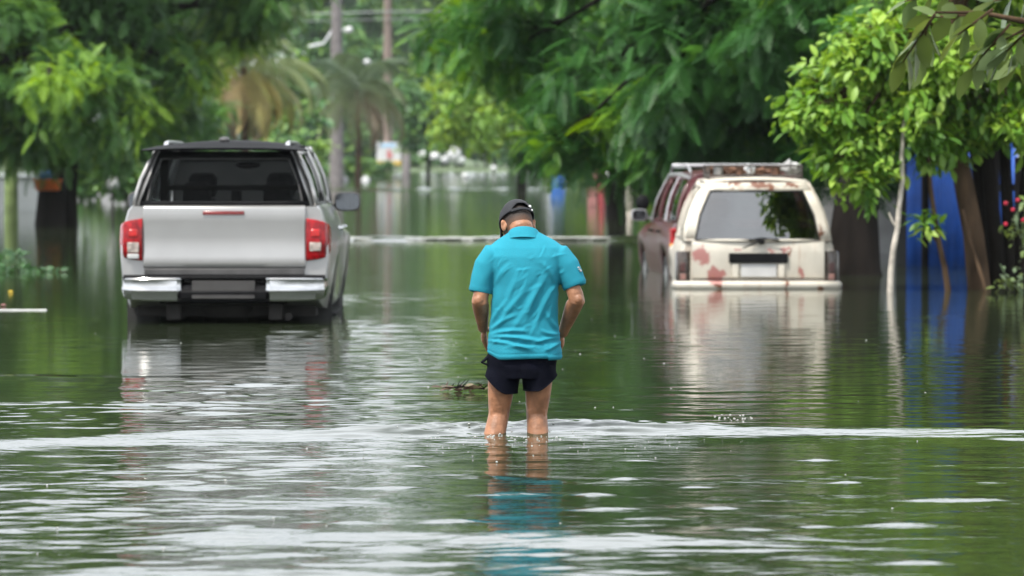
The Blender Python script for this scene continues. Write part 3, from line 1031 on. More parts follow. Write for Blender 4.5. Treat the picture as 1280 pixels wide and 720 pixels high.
def old_paint():
    """cream paint worn through to pink primer and brown rust in patches of their own"""
    m = mat('worn_cream_paint', (0.50, 0.465, 0.40), 0.42, 0.0, var=0.10, vscale=3.5, coat=0.15, bump=0.05, bscale=25)
    n, l = m.node_tree.nodes, m.node_tree.links
    b = n['Principled BSDF']
    base = b.inputs['Base Color'].links[0].from_socket
    t = n.new('ShaderNodeTexCoord')
    nz_ = n.new('ShaderNodeTexNoise')
    nz_.inputs['Scale'].default_value = 9
    nz_.inputs['Detail'].default_value = 9
    nz_.inputs['Roughness'].default_value = .68
    l.new(t.outputs['Object'], nz_.inputs['Vector'])
    add = n.new('ShaderNodeVectorMath')
    add.operation = 'MULTIPLY_ADD'
    add.inputs[1].default_value = (.26, .26, .26)
    l.new(nz_.outputs['Color'], add.inputs[0])
    sub = n.new('ShaderNodeVectorMath')
    sub.operation = 'SUBTRACT'
    l.new(t.outputs['Object'], sub.inputs[0])
    sub.inputs[1].default_value = (.13, .13, .13)
    l.new(sub.outputs[0], add.inputs[2])

    def patches(lst, col, prev):
        acc = None
        for (cx, cy, cz, rx, ry, rz) in lst:
            s1 = n.new('ShaderNodeVectorMath')
            s1.operation = 'SUBTRACT'
            l.new(add.outputs[0], s1.inputs[0])
            s1.inputs[1].default_value = (cx, cy, cz)
            s2 = n.new('ShaderNodeVectorMath')
            s2.operation = 'DIVIDE'
            l.new(s1.outputs[0], s2.inputs[0])
            s2.inputs[1].default_value = (rx, ry, rz)
            s3 = n.new('ShaderNodeVectorMath')
            s3.operation = 'LENGTH'
            l.new(s2.outputs[0], s3.inputs[0])
            if acc is None:
                acc = s3.outputs['Value']
            else:
                mn = n.new('ShaderNodeMath')
                mn.operation = 'MINIMUM'
                l.new(acc, mn.inputs[0])
                l.new(s3.outputs['Value'], mn.inputs[1])
                acc = mn.outputs[0]
        mr = n.new('ShaderNodeMapRange')
        mr.inputs['From Min'].default_value = 1.02
        mr.inputs['From Max'].default_value = 0.80
        l.new(acc, mr.inputs['Value'])
        mx_ = n.new('ShaderNodeMix')
        mx_.data_type = 'RGBA'
        l.new(mr.outputs[0], mx_.inputs['Factor'])
        l.new(prev, mx_.inputs['A'])
        mx_.inputs['B'].default_value = (*col, 1)
        return mx_.outputs['Result']
    c = patches([(-.45, 0, .565, .11, 9, .10), (-.60, 0, .78, .09, 9, .11), (.47, 0, .59, .035, 9, .07), (.28, 0, .83, .06, 9, .03), (.12, 0, .84, .04, 9, .02), (-.2, 0, .84, .05, 9, .02)], (0.34, 0.15, 0.135), base)
    c = patches([(.08, .1, 1.51, .17, .3, .04), (.37, .1, 1.52, .07, .3, .04), (-.25, .1, 1.53, .1, .3, .03), (.36, 0, .80, .015, 9, .05), (.68, .1, 1.0, .02, .3, .10), (.30, 0, .45, .03, 9, .06), (-.42, 0, .46, .05, 9, .04), (.66, 0, .44, .03, 9, .03)], (0.16, 0.06, 0.032), c)
    # fine rust streaks
    mp_ = n.new('ShaderNodeMapping')
    mp_.inputs['Scale'].default_value = (22, 22, 2.0)
    l.new(t.outputs['Object'], mp_.inputs[0])
    n2 = n.new('ShaderNodeTexNoise')
    n2.inputs['Scale'].default_value = 1.0
    n2.inputs['Detail'].default_value = 4
    l.new(mp_.outputs[0], n2.inputs['Vector'])
    r2 = n.new('ShaderNodeMapRange')
    r2.inputs['From Min'].default_value = .57
    r2.inputs['From Max'].default_value = .78
    r2.inputs['To Max'].default_value = .85
    l.new(n2.outputs['Fac'], r2.inputs['Value'])
    m3 = n.new('ShaderNodeMix')
    m3.data_type = 'RGBA'
    l.new(r2.outputs[0], m3.inputs['Factor'])
    l.new(c, m3.inputs['A'])
    m3.inputs['B'].default_value = (.30, .15, .07, 1)
    l.new(m3.outputs['Result'], b.inputs['Base Color'])
    return m


M['old_paint'] = old_paint()


def hull(st, angle=40):
    """lower body. st rows: y, half sill, half waist, half belt, z bottom, z waist, z belt, crown"""
    secs = []
    for (y, ws, wm, wb, zb, zm, zt, cr_) in st:
        half = [(ws, zb), (ws + (wm - ws) * .75, zb + (zm - zb) * .35), (wm, zm), (wm - .004, zm + (zt - zm) * .4), (wb + (wm - wb) * .35, zt - .035), (wb, zt), (wb - .07, zt + cr_ * .45), (wb * .5, zt + cr_ * .9), (0, zt + cr_)]
        left = [(-x, z) for x, z in reversed(half[:-1])]
        secs.append([(x, y, z) for x, z in half + left])
    mb_ = MB()
    mb_.loft(secs)
    return mb_


def greenhouse(root, st, kinds, paint, glassm, roofm, rear=None, bulge=.035, thick=.03, names=True, crown=.05):
    """st rows: y belt, z belt, half belt, y roof, z roof, half roof ; kinds per segment 'P' pillar or 'W' window"""
    def pt(i, t, sg):
        yb, zb, wb, yr, zr, wr = st[i]
        x = wb + (wr - wb) * t + bulge * math.sin(PI * t)
        return (sg * x, yb + (yr - yb) * t, zb + (zr - zb) * t)
    pm = MB()
    for i, kd in enumerate(kinds):
        for sg in (-1, 1):
            ts = [0, .25, .5, .75, 1] if kd == 'P' else None
            if kd == 'P':
                g = [[pt(i, t, sg) for t in ts], [pt(i + 1, t, sg) for t in ts]]
                pm.loft(g, closed=False)
            else:
                pm.loft([[pt(i, t, sg) for t in (0, .05)], [pt(i + 1, t, sg) for t in (0, .05)]], closed=False)
                pm.loft([[pt(i, t, sg) for t in (.90, 1)], [pt(i + 1, t, sg) for t in (.90, 1)]], closed=False)
                gm = MB()
                ts = (.04, .26, .48, .70, .91)
                gm.loft([[pt(i, t, sg * .988) for t in ts], [pt(i + 1, t, sg * .988) for t in ts]], closed=False)
                gm.build('side_window', glassm, root)
    pm.build('pillars', paint, root, solid=thick, angle=50)
    # roof
    rm = MB()
    secs = []
    for (yb, zb, wb, yr, zr, wr) in st:
        secs.append([(wr * u, yr, zr + crown * (1 - u * u) * (1 if abs(u) < 1 else 0)) for u in (-1, -.92, -.75, -.5, -.25, 0, .25, .5, .75, .92, 1)])
    rm.loft(secs, closed=False)
    rm.build('roof', roofm, root, solid=.03, angle=50)
    # windscreen
    i = len(st) - 1
    gm = MB()
    gm.loft([[pt(i, t, sg) for t in (.02, .35, .65, .96)] for sg in (-1, 1)], closed=False)
    gm.build('windscreen', M['glass_clear'], root)
    return pt


def wheel(root, x, y, z, r=.38, wdt=.25):
    a = MB()
    a.lathe_x(x, y, z, [(-wdt * .42, .02), (-wdt * .42, r * .62), (-wdt * .2, r * .60), (wdt * .2, r * .60), (wdt * .42, r * .62), (wdt * .42, .02)], 28)
    rim = a.build('wheel', M['rim'], root)
    t = MB()
    t.lathe_x(x, y, z, [(-wdt * .40, r * .63), (-wdt * .5, r * .80), (-wdt * .46, r * .95), (-wdt * .30, r), (wdt * .30, r), (wdt * .46, r * .95), (wdt * .5, r * .80), (wdt * .40, r * .63)], 32)
    t.build('tyre', M['rubber'], rim)
    return rim


def door_mirror(root, x, y, z, w_, h_, sg, shellm, inner):
    a = MB()
    secs = []
    for (yy, k) in ((-.05, .93), (-.035, 1.0), (0.02, .96), (.07, .78), (.11, .4)):
        ring = []
        for q in range(20):
            an = 2 * PI * q / 20
            c_, s_ = math.cos(an), math.sin(an)
            e = .55
            ring.append((x + w_ * .5 * k * math.copysign(abs(c_) ** e, c_), y + yy, z + h_ * .5 * k * math.copysign(abs(s_) ** e, s_)))
        secs.append(ring)
    a.loft(secs)
    xi = x - sg * w_ * .42
    a.hexa([(xi, y, z - h_ * .3), (xi, y + .06, z - h_ * .3), (xi, y + .06, z - h_ * .05), (xi, y, z - h_ * .05)],
           [(inner, y + .02, z - h_ * .42), (inner, y + .08, z - h_ * .42), (inner, y + .08, z - h_ * .2), (inner, y + .02, z - h_ * .2)])
    o = a.build('door_mirror', shellm, root, angle=40)
    g = MB()
    ring = []
    for q in range(20):
        an = 2 * PI * q / 20
        c_, s_ = math.cos(an), math.sin(an)
        ring.append((x + w_ * .43 * math.copysign(abs(c_) ** .55, c_), y - .053, z + h_ * .42 * math.copysign(abs(s_) ** .55, s_)))
    g.loft([ring, [(p[0], p[1] + .004, p[2]) for p in ring]])
    g.build('mirror_glass', M['mirror_glass'], o)
    return o


def seat(root, x, y, z):
    s = MB()
    s.loft([[(x - .24 * k, y + dy, zz_), (x - .20 * k, y + dy - .07, zz_), (x + .20 * k, y + dy - .07, zz_), (x + .24 * k, y + dy, zz_), (x + .2 * k, y + dy + .06, zz_), (x - .2 * k, y + dy + .06, zz_)]
            for zz_, k, dy in ((z, 1, .08), (z + .25, 1.02, .03), (z + .48, .95, -.02), (z + .60, .75, -.05), (z + .64, .5, -.05))])
    o = s.build('seat', M['seat'], root, bevel=.02)
    h = MB()
    h.loft([[(x - .13 * k, y - .1, zz_), (x + .13 * k, y - .1, zz_), (x + .13 * k, y - .02, zz_), (x - .13 * k, y - .02, zz_)] for zz_, k in ((z + .65, .8), (z + .70, 1), (z + .82, 1), (z + .87, .75))])
    h.build('headrest', M['seat'], o, bevel=.02)


# ------------------------------------------------------------------ silver pickup
def pickup():
    T = empty('pickup_truck', (-2.42, 35.64, -.39), 'silver double cab pickup with black roof and canopy standing in flood water', 'pickup truck', R(.35))
    W = .905
    st = [(0.0, .80, .885, .79, .60, .93, 1.375, 0), (.03, .82, .90, .80, .57, .95, 1.38, 0), (.30, .84, .91, .81, .52, .97, 1.385, 0)]
    for (yc, wf) in ((1.17, .955), (4.24, .945)):
        zt = 1.385 if yc < 2 else 1.19
        bw = .81 if yc < 2 else .80
        cr_ = 0 if yc < 2 else .06
        for da, zb in ((-.60, .50), (-.52, .58), (-.40, .76), (-.22, .87), (0, .90), (.22, .87), (.40, .76), (.52, .58), (.60, .50)):
            k = 1 - (da / .62) ** 2
            st.append((yc + da, .86 + .05 * k, .905 + (wf - .905) * k, bw, zb, 1.0, zt - (.02 if yc > 2 and da > 0 else 0), cr_))
        if yc < 2:
            st += [(1.95, .84, .905, .81, .47, .98, 1.385, 0), (2.9, .84, .91, .81, .47, .98, 1.37, 0), (3.50, .84, .91, .80, .47, .98, 1.33, .02)]
    st += [(5.0, .80, .85, .74, .5, .95, 1.12, .05), (5.22, .66, .70, .60, .55, .9, 1.02, .03)]
    hull(st).build('body', M['silver'], T, angle=38, bevel=.0)
    # tailgate: pressed profile
    pf = [(-.012, 1.385), (-.040, 1.372), (-.048, 1.34), (-.040, 1.25), (-.030, 1.12), (-.028, 1.0), (-.038, .962), (-.040, .90), (-.032, .868), (-.02, .855), (.02, .855), (.02, 1.385)]
    a = MB()
    a.extrude_x(pf, -.70, .70)
    tg = a.build('tailgate', M['silver'], T, angle=50, bevel=.008)
    a = MB()
    a.box(-.69, .69, -.03, .02, .80, .852)
    a.build('seam', M['grey_plastic'], tg, bevel=.006)
    a = MB()
    a.box(-.185, .175, -.058, -.035, 1.305, 1.338)
    a.build('brake_light', M['dark_red_lens'], tg, bevel=.006)
    # tail lamps, wrapped round the corners
    for sg in (-1, 1):
        path = [(.705, -.035), (.80, -.038), (.862, -.015), (.893, .06), (.898, .16)]
        secs = []
        for i, (x, y) in enumerate(path):
            zt, zb = (1.277 - .015 * i, .918 + .012 * i)
            nx, ny = (0, -1) if i < 2 else ((.6, -.8) if i == 2 else (1, -.1))
            secs.append([(sg * x, y, zb), (sg * (x + nx * .012), y + ny * .012, zb + .03), (sg * (x + nx * .018), y + ny * .018, (zt + zb) / 2), (sg * (x + nx * .012), y + ny * .012, zt - .03), (sg * x, y, zt), (sg * (x - nx * .06), y - ny * .06 + .01, zt), (sg * (x - nx * .06), y - ny * .06 + .01, zb)])
        a = MB()
        a.loft(secs)
        lm = a.build('tail_lamp', M['red_lens'], T, angle=45, bevel=.006)
        a = MB()
        x0, x1 = sorted((sg * .735, sg * .835))
        a.box(x0, x1, -.062, -.04, .985 if sg < 0 else 1.0, 1.075)
        a.build('indicator_lens', M['clear_lens'], lm, bevel=.008)
        if sg < 0:
            a = MB()
            a.box(x0, x1, -.060, -.04, .935, .978)
            a.build('reverse_lens', M['plate'], lm, bevel=.008)
        a = MB()
        a.box(x0 + .01, x1 - .01, -.063, -.045, 1.12, 1.185)
        a.build('bulb_lens', mat('bright_red_lens', (.42, .008, .008), .2, var=.2, vscale=30, coat=.1), lm, bevel=.01)
    # bumper
    for sg in (-1, 1):
        path = [(.350, -.10, .60, .772), (.372, -.16, .588, .776), (.40, -.182, .582, .778), (.62, -.186, .584, .778), (.79, -.165, .590, .776), (.858, -.11, .600, .774), (.878, .0, .612, .770), (.880, .18, .64, .765)]
        secs = []
        for i, (x, y, zb, zt) in enumerate(path):
            nx, ny = (-.9, -.4) if i == 0 else ((-.6, -.8) if i == 1 else ((0, -1) if i < 4 else ((.35, -.93) if i == 4 else ((.8, -.6) if i == 5 else (1, 0)))))
            h_ = zt - zb
            P_ = lambda o_, z: (sg * (x + nx * o_), y + ny * o_, z)
            # flat lower lip, crease, slightly concave upper face, step-pad edge
            secs.append([P_(-.05, zb), P_(-.012, zb), P_(-.002, zb + .012), P_(.010, zb + h_ * .40), P_(.014, zb + h_ * .46), P_(.006, zb + h_ * .55), P_(.004, zt - .022), P_(.010, zt - .010), P_(.004, zt), P_(-.09, zt), P_(-.09, zb)])
        a = MB()
        a.loft(secs)
        a.build('bumper_corner', M['chrome'], T, angle=28)
    a = MB()
    a.extrude_x([(-.185, .60), (-.19, .66), (-.15, .70), (-.02, .74), (.10, .74), (.10, .58), (-.12, .575)], -.372, .372)
    a.extrude_x([(-.12, .765), (-.125, .785), (-.06, .80), (.0, .80), (.0, .76), (-.08, .745)], -.87, .87)
    a.extrude_x([(-.17, .575), (-.175, .60), (-.1, .61), (.1, .61), (.1, .56), (-.1, .56)], -.55, .55)
    bp_ = a.build('step_bumper', M['black_plastic'], T, bevel=.008)
    a = MB()
    a.hexa([(-.27, -.196, .605), (.27, -.196, .605), (.27, -.19, .605), (-.27, -.19, .605)], [(-.27, -.158, .755), (.27, -.158, .755), (.27, -.15, .755), (-.27, -.15, .755)])
    a.build('number_plate', mat('dark_plate', (.030, .029, .029), .6, var=.2, spec=.2), bp_, bevel=.003)
    # underbody, axle, exhaust
    a = MB()
    a.box(-.78, .78, .25, 4.9, .44, .60)
    a.box(-.5, -.38, -.02, 5.0, .42, .56)
    a.box(.38, .5, -.02, 5.0, .42, .56)
    a.lathe_x(0, 1.17, .39, [(-.7, .05), (-.25, .055), (-.14, .14), (.14, .14), (.25, .055), (.7, .05)], 16)
    a.lathe_z(0, .55, [(.43, .05), (.43, .34), (.50, .38), (.58, .38), (.6, .05)], 28)
    a.build('underbody', M['underbody'], T, bevel=.01)
    a = MB()
    a.tube([(.42, 2.6, .46), (.52, .6, .46), (.55, .0, .45)], .035, 10)
    a.build('exhaust', M['underbody'], T)
    for x in (-.74, .74):
        for y in (1.17, 4.24):
            wheel(T, x, y, .385, .385, .25)
    # mudflaps
    for x in (-.76, .76):
        a = MB()
        a.box(x - .14, x + .14, .66, .68, .28, .62)
        a.build('mudflap', M['rubber'], T)
    # canopy and cab
    g = [(.03, 1.385, .785, .16, 1.835, .60), (.17, 1.385, .79, .26, 1.855, .605), (1.30, 1.385, .80, 1.32, 1.875, .625), (1.55, 1.385, .80, 1.55, 1.875, .63),
         (1.78, 1.385, .80, 1.84, 1.875, .63), (2.52, 1.375, .80, 2.50, 1.875, .635), (2.66, 1.37, .80, 2.60, 1.875, .635), (3.55, 1.345, .79, 3.02, 1.865, .62), (3.98, 1.29, .78, 3.20, 1.845, .60)]
    pt = greenhouse(T, g, 'PWPPWPWP', M['silver'], M['glass_mid'], M['black_plastic'])
    # rear window frame + glass
    fr = MB()
    def rp(u, t): # across u -1..1, up t 0..1 on the raked rear face
        p = pt(0, t, 1)
        return (p[0] * u, p[1] - .012 - .02 * (1 - u * u) + 1.3 * max(0, abs(u) - .935), p[2])
    def band(u0, u1, t0, t1, mbx, th=.02):
        us = np.linspace(u0, u1, 7)
        rows = []
        for t in (t0, t1):
            rows.append([rp(u, t) for u in us])
        mbx.loft(rows, closed=False)
    band(-.935, .935, .0, .07, fr)
    band(-.935, .935, .88, 1.0, fr)
    band(-.935, -.885, .07, .88, fr)
    band(.885, .935, .07, .88, fr)
    for u0, u1 in ((-1.0, -.936), (.936, 1.0)):
        sl = MB()
        band(u0, u1, .0, 1.0, sl)
        sl.build('corner_pillar', M['silver'], T, solid=.03)
    ro = fr.build('rear_hatch_frame', M['black_plastic'], T, solid=.03)
    gm = MB()
    band(-.89, .89, .065, .885, gm)
    gm.build('rear_window', glass('canopy_rear_glass', (.74, .78, .78), 1.12), T)
    a = MB()
    for sg in (-1, 1):      # grey inner edges of the opening, wiper-less hinges
        a.tube([rp(sg * .86, .09), rp(sg * .86, .45), rp(sg * .86, .87)], .009, 6)
    a.tube([rp(-.85, .875), rp(0, .875), rp(.85, .875)], .009, 6)
    a.build('rubber_seal', M['grey_plastic'], ro)
    # spoiler over the rear window
    a = MB()
    secs = []
    for u in np.linspace(-1, 1, 13):
        e = 1 - abs(u) ** 3
        secs.append([(u * .715, .18 - .10 * e, 1.842 + .025 * e), (u * .715, -.05 - .03 * e, 1.838 + .012 * e), (u * .715, -.06 - .03 * e, 1.848 + .020 * e), (u * .70, .16, 1.862 + .055 * e)])
    a.loft(secs)
    a.build('spoiler', M['black_plastic'], T, angle=50)
    a = MB()
    a.box(-.50, -.43, -.068, -.05, 1.846, 1.858)
    a.build('badge', M['plate'], T)
    # roof rails
    for sg in (-1, 1):
        a = MB()
        a.tube([(sg * .53, .35, 1.87), (sg * .53, .40, 1.905), (sg * .53, .60, 1.918), (sg * .53, 1.9, 1.918), (sg * .53, 2.3, 1.91), (sg * .53, 2.4, 1.88)], [.026, .022, .016, .016, .018, .024], 8)
        a.build('roof_rail', M['trim_pale'], T)
    a = MB()
    a.ell((-.02, .35, 1.935), (.05, .07, .03))
    a.build('antenna_base', M['grey_plastic'], T)
    # inside
    a = MB()
    a.box(-.72, .72, .05, 1.55, .90, .93)
    a.build('bed_floor', M['underbody'], T)
    a = MB()
    a.box(-.74, .74, 1.62, 1.70, .80, 1.40)
    a.box(-.66, .66, 1.58, 1.64, 1.50, 1.545)
    a.box(-.68, -.60, 1.58, 1.66, 1.39, 1.84)
    a.box(.60, .68, 1.58, 1.66, 1.39, 1.84)
    a.box(-.04, .05, 1.60, 1.66, 1.39, 1.50)
    a.build('cab_divider', M['underbody'], T, bevel=.01)
    a = MB()
    a.box(-.74, .74, 3.45, 3.9, .9, 1.37)
    a.build('dashboard', M['underbody'], T, bevel=.01)
    for x in (-.36, .36):
        seat(T, x, 2.62, .78)
        seat(T, x * 1.02, 1.9, .70)
    a = MB()
    a.ell((.02, 3.12, 1.72), (.12, .03, .035))
    a.build('inner_mirror', M['black_plastic'], T)
    door_mirror(T, .955, 3.2, 1.385, .25, .18, 1, M['grey_plastic'], .80)
    door_mirror(T, -.985, 3.2, 1.385, .25, .18, -1, M['grey_plastic'], -.80)
    for sg in (-1, 1):
        for y in (1.95, 2.85):
            a = MB()
            a.tube([(sg * .91, y, 1.16), (sg * .945, y + .03, 1.165), (sg * .945, y + .19, 1.165), (sg * .91, y + .22, 1.16)], .016, 7)
            a.build('door_handle', M['chrome'], T)
        a = MB()
        a.extrude_x([(1.9, .36), (3.7, .36), (3.7, .41), (1.9, .41)], sg * .80 - .06, sg * .80 + .1)
        a.build('side_step', M['black_plastic'], T, bevel=.02)
    return T


PK = pickup()
PK.scale = (.975, 1, 1)


# ------------------------------------------------------------------ rusty cream wagon
def wagon():
    T = empty('estate_car', (2.62, 45.23, -.42), 'old cream estate car with peeling paint and rust, water up to its rear bumper', 'car', R(-.7))
    P_ = M['old_paint']
    st = [(0.0, .74, .80, .76, .40, .70, .90, 0), (.03, .78, .835, .79, .38, .70, .925, 0), (.30, .80, .845, .80, .33, .70, .93, 0)]
    for yc in (.85, 3.35):
        zt = .93 if yc < 2 else .86
        for da, zb in ((-.46, .36), (-.38, .46), (-.26, .62), (-.12, .68), (0, .70), (.12, .68), (.26, .62), (.38, .46), (.46, .36)):
            k = 1 - (da / .5) ** 2
            st.append((yc + da, .80, .845 + .015 * k, .80 if yc < 2 else .76, zb, .72, zt, .0 if yc < 2 else .07))
        if yc < 2: st += [(1.6, .80, .845, .80, .30, .70, .93, 0), (2.5, .80, .845, .80, .30, .70, .93, .0), (2.72, .80, .845, .78, .30, .70, .91, .02)]
    st += [(4.0, .72, .76, .68, .35, .65, .80, .04), (4.08, .66, .70, .62, .38, .6, .76, .03)]
    hull(st).build('body', P_, T, angle=38)
    # tail gate (lower half)
    a = MB()
    a.extrude_x([(.0, .93), (-.03, .925), (-.045, .90), (-.05, .80), (-.045, .60), (-.03, .53), (.0, .52)], -.70, .72)
    hg = a.build('tailgate', P_, T, angle=50, bevel=.01)
    # number plate recess with pale sides, dark grab bar
    a = MB()
    a.box(-.305, .325, -.085, -.045, .695, .80)
    a.build('grab_bar', M['black_plastic'], hg, bevel=.012)
    a = MB()
    a.box(-.175, .205, -.060, -.048, .545, .685)
    a.build('number_plate', M['plate'], hg, bevel=.004)
    for x0, x1 in ((-.27, -.20), (.225, .295)):
        a = MB()
        a.box(x0, x1, -.072, -.045, .535, .69)
        a.build('recess_side', P_, hg, bevel=.015)
    for sg in (-1, 1):
        a = MB()
        secs = []
        for (x, y) in ((.745, -.03), (.80, -.032), (.845, -.01), (.862, .06), (.862, .10)):
            secs.append([(sg * x, y, .49), (sg * (x + .012), y - .01, .52), (sg * (x + .012), y - .01, .79), (sg * x, y, .82), (sg * (x - .05), y + .05, .82), (sg * (x - .05), y + .05, .49)])
        a.loft(secs)
        lm = a.build('tail_lamp', M['smoke_lens'], T, angle=50, bevel=.006)
        a = MB()
        x0, x1 = sorted((sg * .765, sg * .825))
        a.box(x0, x1, -.054, -.035, .515, .58)
        a.build('reverse_lens', mat('pinkish_lens', (.24, .12, .10), .2, var=.3, vscale=20), lm, bevel=.006)
        a = MB()
        a.box(x0, x1, -.053, -.035, .60, .70)
        a.build('red_lens', mat('dull_red_lens', (.055, .018, .015), .3, var=.3, vscale=20), lm, bevel=.006)
    # bumper
    a = MB()
    prof = lambda x, y, nx, ny: [(x - nx * .08, y - ny * .08, .405), (x, y, .41), (x + nx * .02, y + ny * .02, .44), (x + nx * .02, y + ny * .02, .475), (x, y, .497), (x - nx * .08, y - ny * .08, .503)]
    pth = [(-.885, .35, -1, 0), (-.885, .02, -1, -.1), (-.85, -.085, -.7, -.7), (-.70, -.115, 0, -1), (0, -.14, 0, -1), (.70, -.115, 0, -1), (.85, -.085, .7, -.7), (.885, .02, 1, -.1), (.885, .35, 1, 0)]
    a.loft([prof(*p) for p in pth])
    a.build('bumper', P_, T, angle=60, bevel=.006)
    a = MB()
    a.box(-.7, .7, .1, 3.9, .26, .40)
    a.build('underbody', M['underbody'], T)
    for x in (-.70, .70):
        for y in (.85, 3.35): wheel(T, x, y, .30, .30, .19)
    g = [(.0, .925, .785, .26, 1.545, .545), (.12, .93, .79, .36, 1.560, .555), (1.0, .93, .795, 1.05, 1.565, .565), (1.12, .93, .795, 1.15, 1.565, .565), (1.88, .93, .795, 1.85, 1.565, .565), (1.98, .93, .795, 1.93, 1.565, .565),
         (2.72, .925, .79, 2.36, 1.555, .555), (3.05, .90, .77, 2.48, 1.535, .54)]
    pt = greenhouse(T, g, 'PWPWPWP', P_, M['glass_mid'], P_, bulge=.045, crown=.035)
    def rp(u, t):
        p = pt(0, t, 1)
        return (p[0] * u, p[1] - .01 - .05 * (1 - u * u), p[2])
    def band(u0, u1, t0, t1, mbx):
        rows = [[rp(u, t) for u in np.linspace(u0, u1, 9)] for t in np.linspace(t0, t1, 4)]
        mbx.loft(rows, closed=False)
    fr = MB()
    band(-1, 1, .0, .03, fr)
    band(-1, 1, .86, 1.0, fr)
    band(-1, -.84, .03, .86, fr)
    band(.84, 1, .03, .86, fr)
    fr.build('rear_window_frame', P_, T, solid=.03)
    gm = MB()
    band(-.845, .845, .025, .865, gm)
    rg = gm.build('rear_window', glass('cloudy_rear_glass', (.16, .18, .19), 2.6), T, angle=80)
    a = MB()
    q = lambda u, t: Vector(rp(u, t)) + Vector((0, -.012, 0))
    a.tube([q(-.845, .025), q(-.845, .45), q(-.83, .865), q(0, .868), q(.83, .865), q(.845, .45), q(.845, .025), q(0, .025), q(-.845, .025)], .011, 6)
    a.build('rubber_seal', M['rubber'], rg)
    a = MB()
    a.tube([q(.05, -.02), q(.04, .02) + Vector((0, -.03, 0)), q(-.10, -.06) + Vector((0, -.03, 0)), q(-.20, -.12) + Vector((0, -.02, 0))], [.022, .014, .011, .008], 6)
    a.tube([q(-.12, .02) + Vector((0, -.03, 0)), q(.06, .055) + Vector((0, -.03, 0)), q(.30, .02) + Vector((0, -.03, 0))], .009, 6)
    a.ell(q(.06, -.01) + Vector((0, -.02, 0)), (.03, .02, .022))
    a.build('wiper', M['black_plastic'], T)
    # rain gutters
    for sg in (-1, 1):
        a = MB()
        a.tube([(sg * .60, .2, 1.42), (sg * .575, .32, 1.53), (sg * .58, 1.2, 1.545), (sg * .575, 2.3, 1.53)], .013, 6)
        a.build('rain_gutter', P_, T)
    # roof rack
    a = MB()
    for sg in (-1, 1):
        a.tube([(sg * .50, .45, 1.73), (sg * .50, 2.1, 1.73)], .012, 6)
        a.tube([(sg * .50, .45, 1.62), (sg * .50, 2.1, 1.62)], .010, 6)
        for y in (.45, .95, 1.5, 2.1): a.tube([(sg * .50, y, 1.56), (sg * .50, y, 1.735)], .011, 6)
    for y in (.45, .95, 1.5, 2.1):
        a.tube([(-.50, y, 1.62), (.50, y, 1.62)], .012, 6)
    for y in (.45, 2.1): a.tube([(-.50, y, 1.73), (.50, y, 1.73)], .012, 6)
    a.build('roof_rack', mat('rusty_rack', (.05, .04, .035), .7, var=.5, vscale=12), T)
    # inside
    for x in (-.36, .36):
        seat(T, x, 1.75, .50)
    a = MB()
    a.box(-.66, .66, .92, 1.04, .5, 1.06)
    a.build('rear_seat', M['seat'], T, bevel=.04)
    a = MB()
    a.box(-.7, .7, 2.5, 2.9, .6, .93)
    a.build('dashboard', M['black_plastic'], T, bevel=.03)
    return T


wg = wagon()
bpy.context.view_layer.update()
WM = wg.matrix_world.copy() if wg.matrix_world.translation.length > 1 else Matrix.LocRotScale(wg.location, wg.rotation_euler, None)


def on_rack(name, build, x, y, label, cat, z=1.632):
    o = build
    o.location = WM @ Vector((x, y, z))
    o.rotation_euler = (0, 0, wg.rotation_euler[2])
    tag(o, label, cat)


M['lamp_can'] = mat('dented_metal', (.28, .28, .28), .5, .6, var=.3, vscale=12)
mr_rust = mat('rusty_scrap', (.13, .065, .04), .85, var=.5, vscale=14, bump=.4, bscale=30)
a = MB(); a.ell((0, 0, .055), (.065, .065, .06)); a.lathe_z(0, 0, [(.10, .03), (.125, .032), (.125, .02)], 14)
on_rack('jug', a.build('jug', mat('white_plastic', (.62, .64, .66), .5, var=.15), None), -.06, .52, 'pale plastic jug on the wagon roof rack', 'jug')
a = MB()
secs = []
for i in range(9):
    t = i / 8
    r = .09 * math.sin(PI * (.1 + .8 * t)) * (1 + .25 * math.sin(i * 2.1))
    secs.append([(-.15 + .3 * t, r * math.cos(q) * (1 + .15 * math.sin(3 * q + i)), .075 + r * .8 * math.sin(q) * (1 + .2 * math.sin(2 * q + i))) for q in np.linspace(0, 2 * PI, 13)[:-1]])
a.loft(secs)
on_rack('sack', a.build('sack', mat('grey_sack', (.40, .40, .40), .85, var=.3, vscale=10, bump=.3), None), .37, .58, 'crumpled grey sack at the right end of the wagon roof rack', 'sack')
a = MB()
for i in range(9):
    rr = random.Random(i)
    a.tube([(-.22, rr.uniform(-.1, .25), rr.uniform(.0, .07)), (0, rr.uniform(-.1, .25), rr.uniform(.01, .1)), (.24, rr.uniform(-.1, .25), rr.uniform(.0, .08))], rr.uniform(.012, .022), 6)
on_rack('scrap_bundle', a.build('scrap_bundle', mr_rust, None), -.28, .56, 'bundle of rusty brown scrap rods at the left of the wagon roof rack', 'scrap')
a = MB()
for i in range(7):
    rr = random.Random(i + 40)
    a.tube([(-.16, rr.uniform(-.1, .25), rr.uniform(.0, .07)), (0, rr.uniform(-.1, .25), rr.uniform(.01, .1)), (.16, rr.uniform(-.1, .25), rr.uniform(.0, .08))], rr.uniform(.01, .02), 6)
on_rack('scrap_bundle', a.build('scrap_bundle', mr_rust, None), .14, .60, 'short rusty scrap pieces between jug and sack on the wagon roof rack', 'scrap')


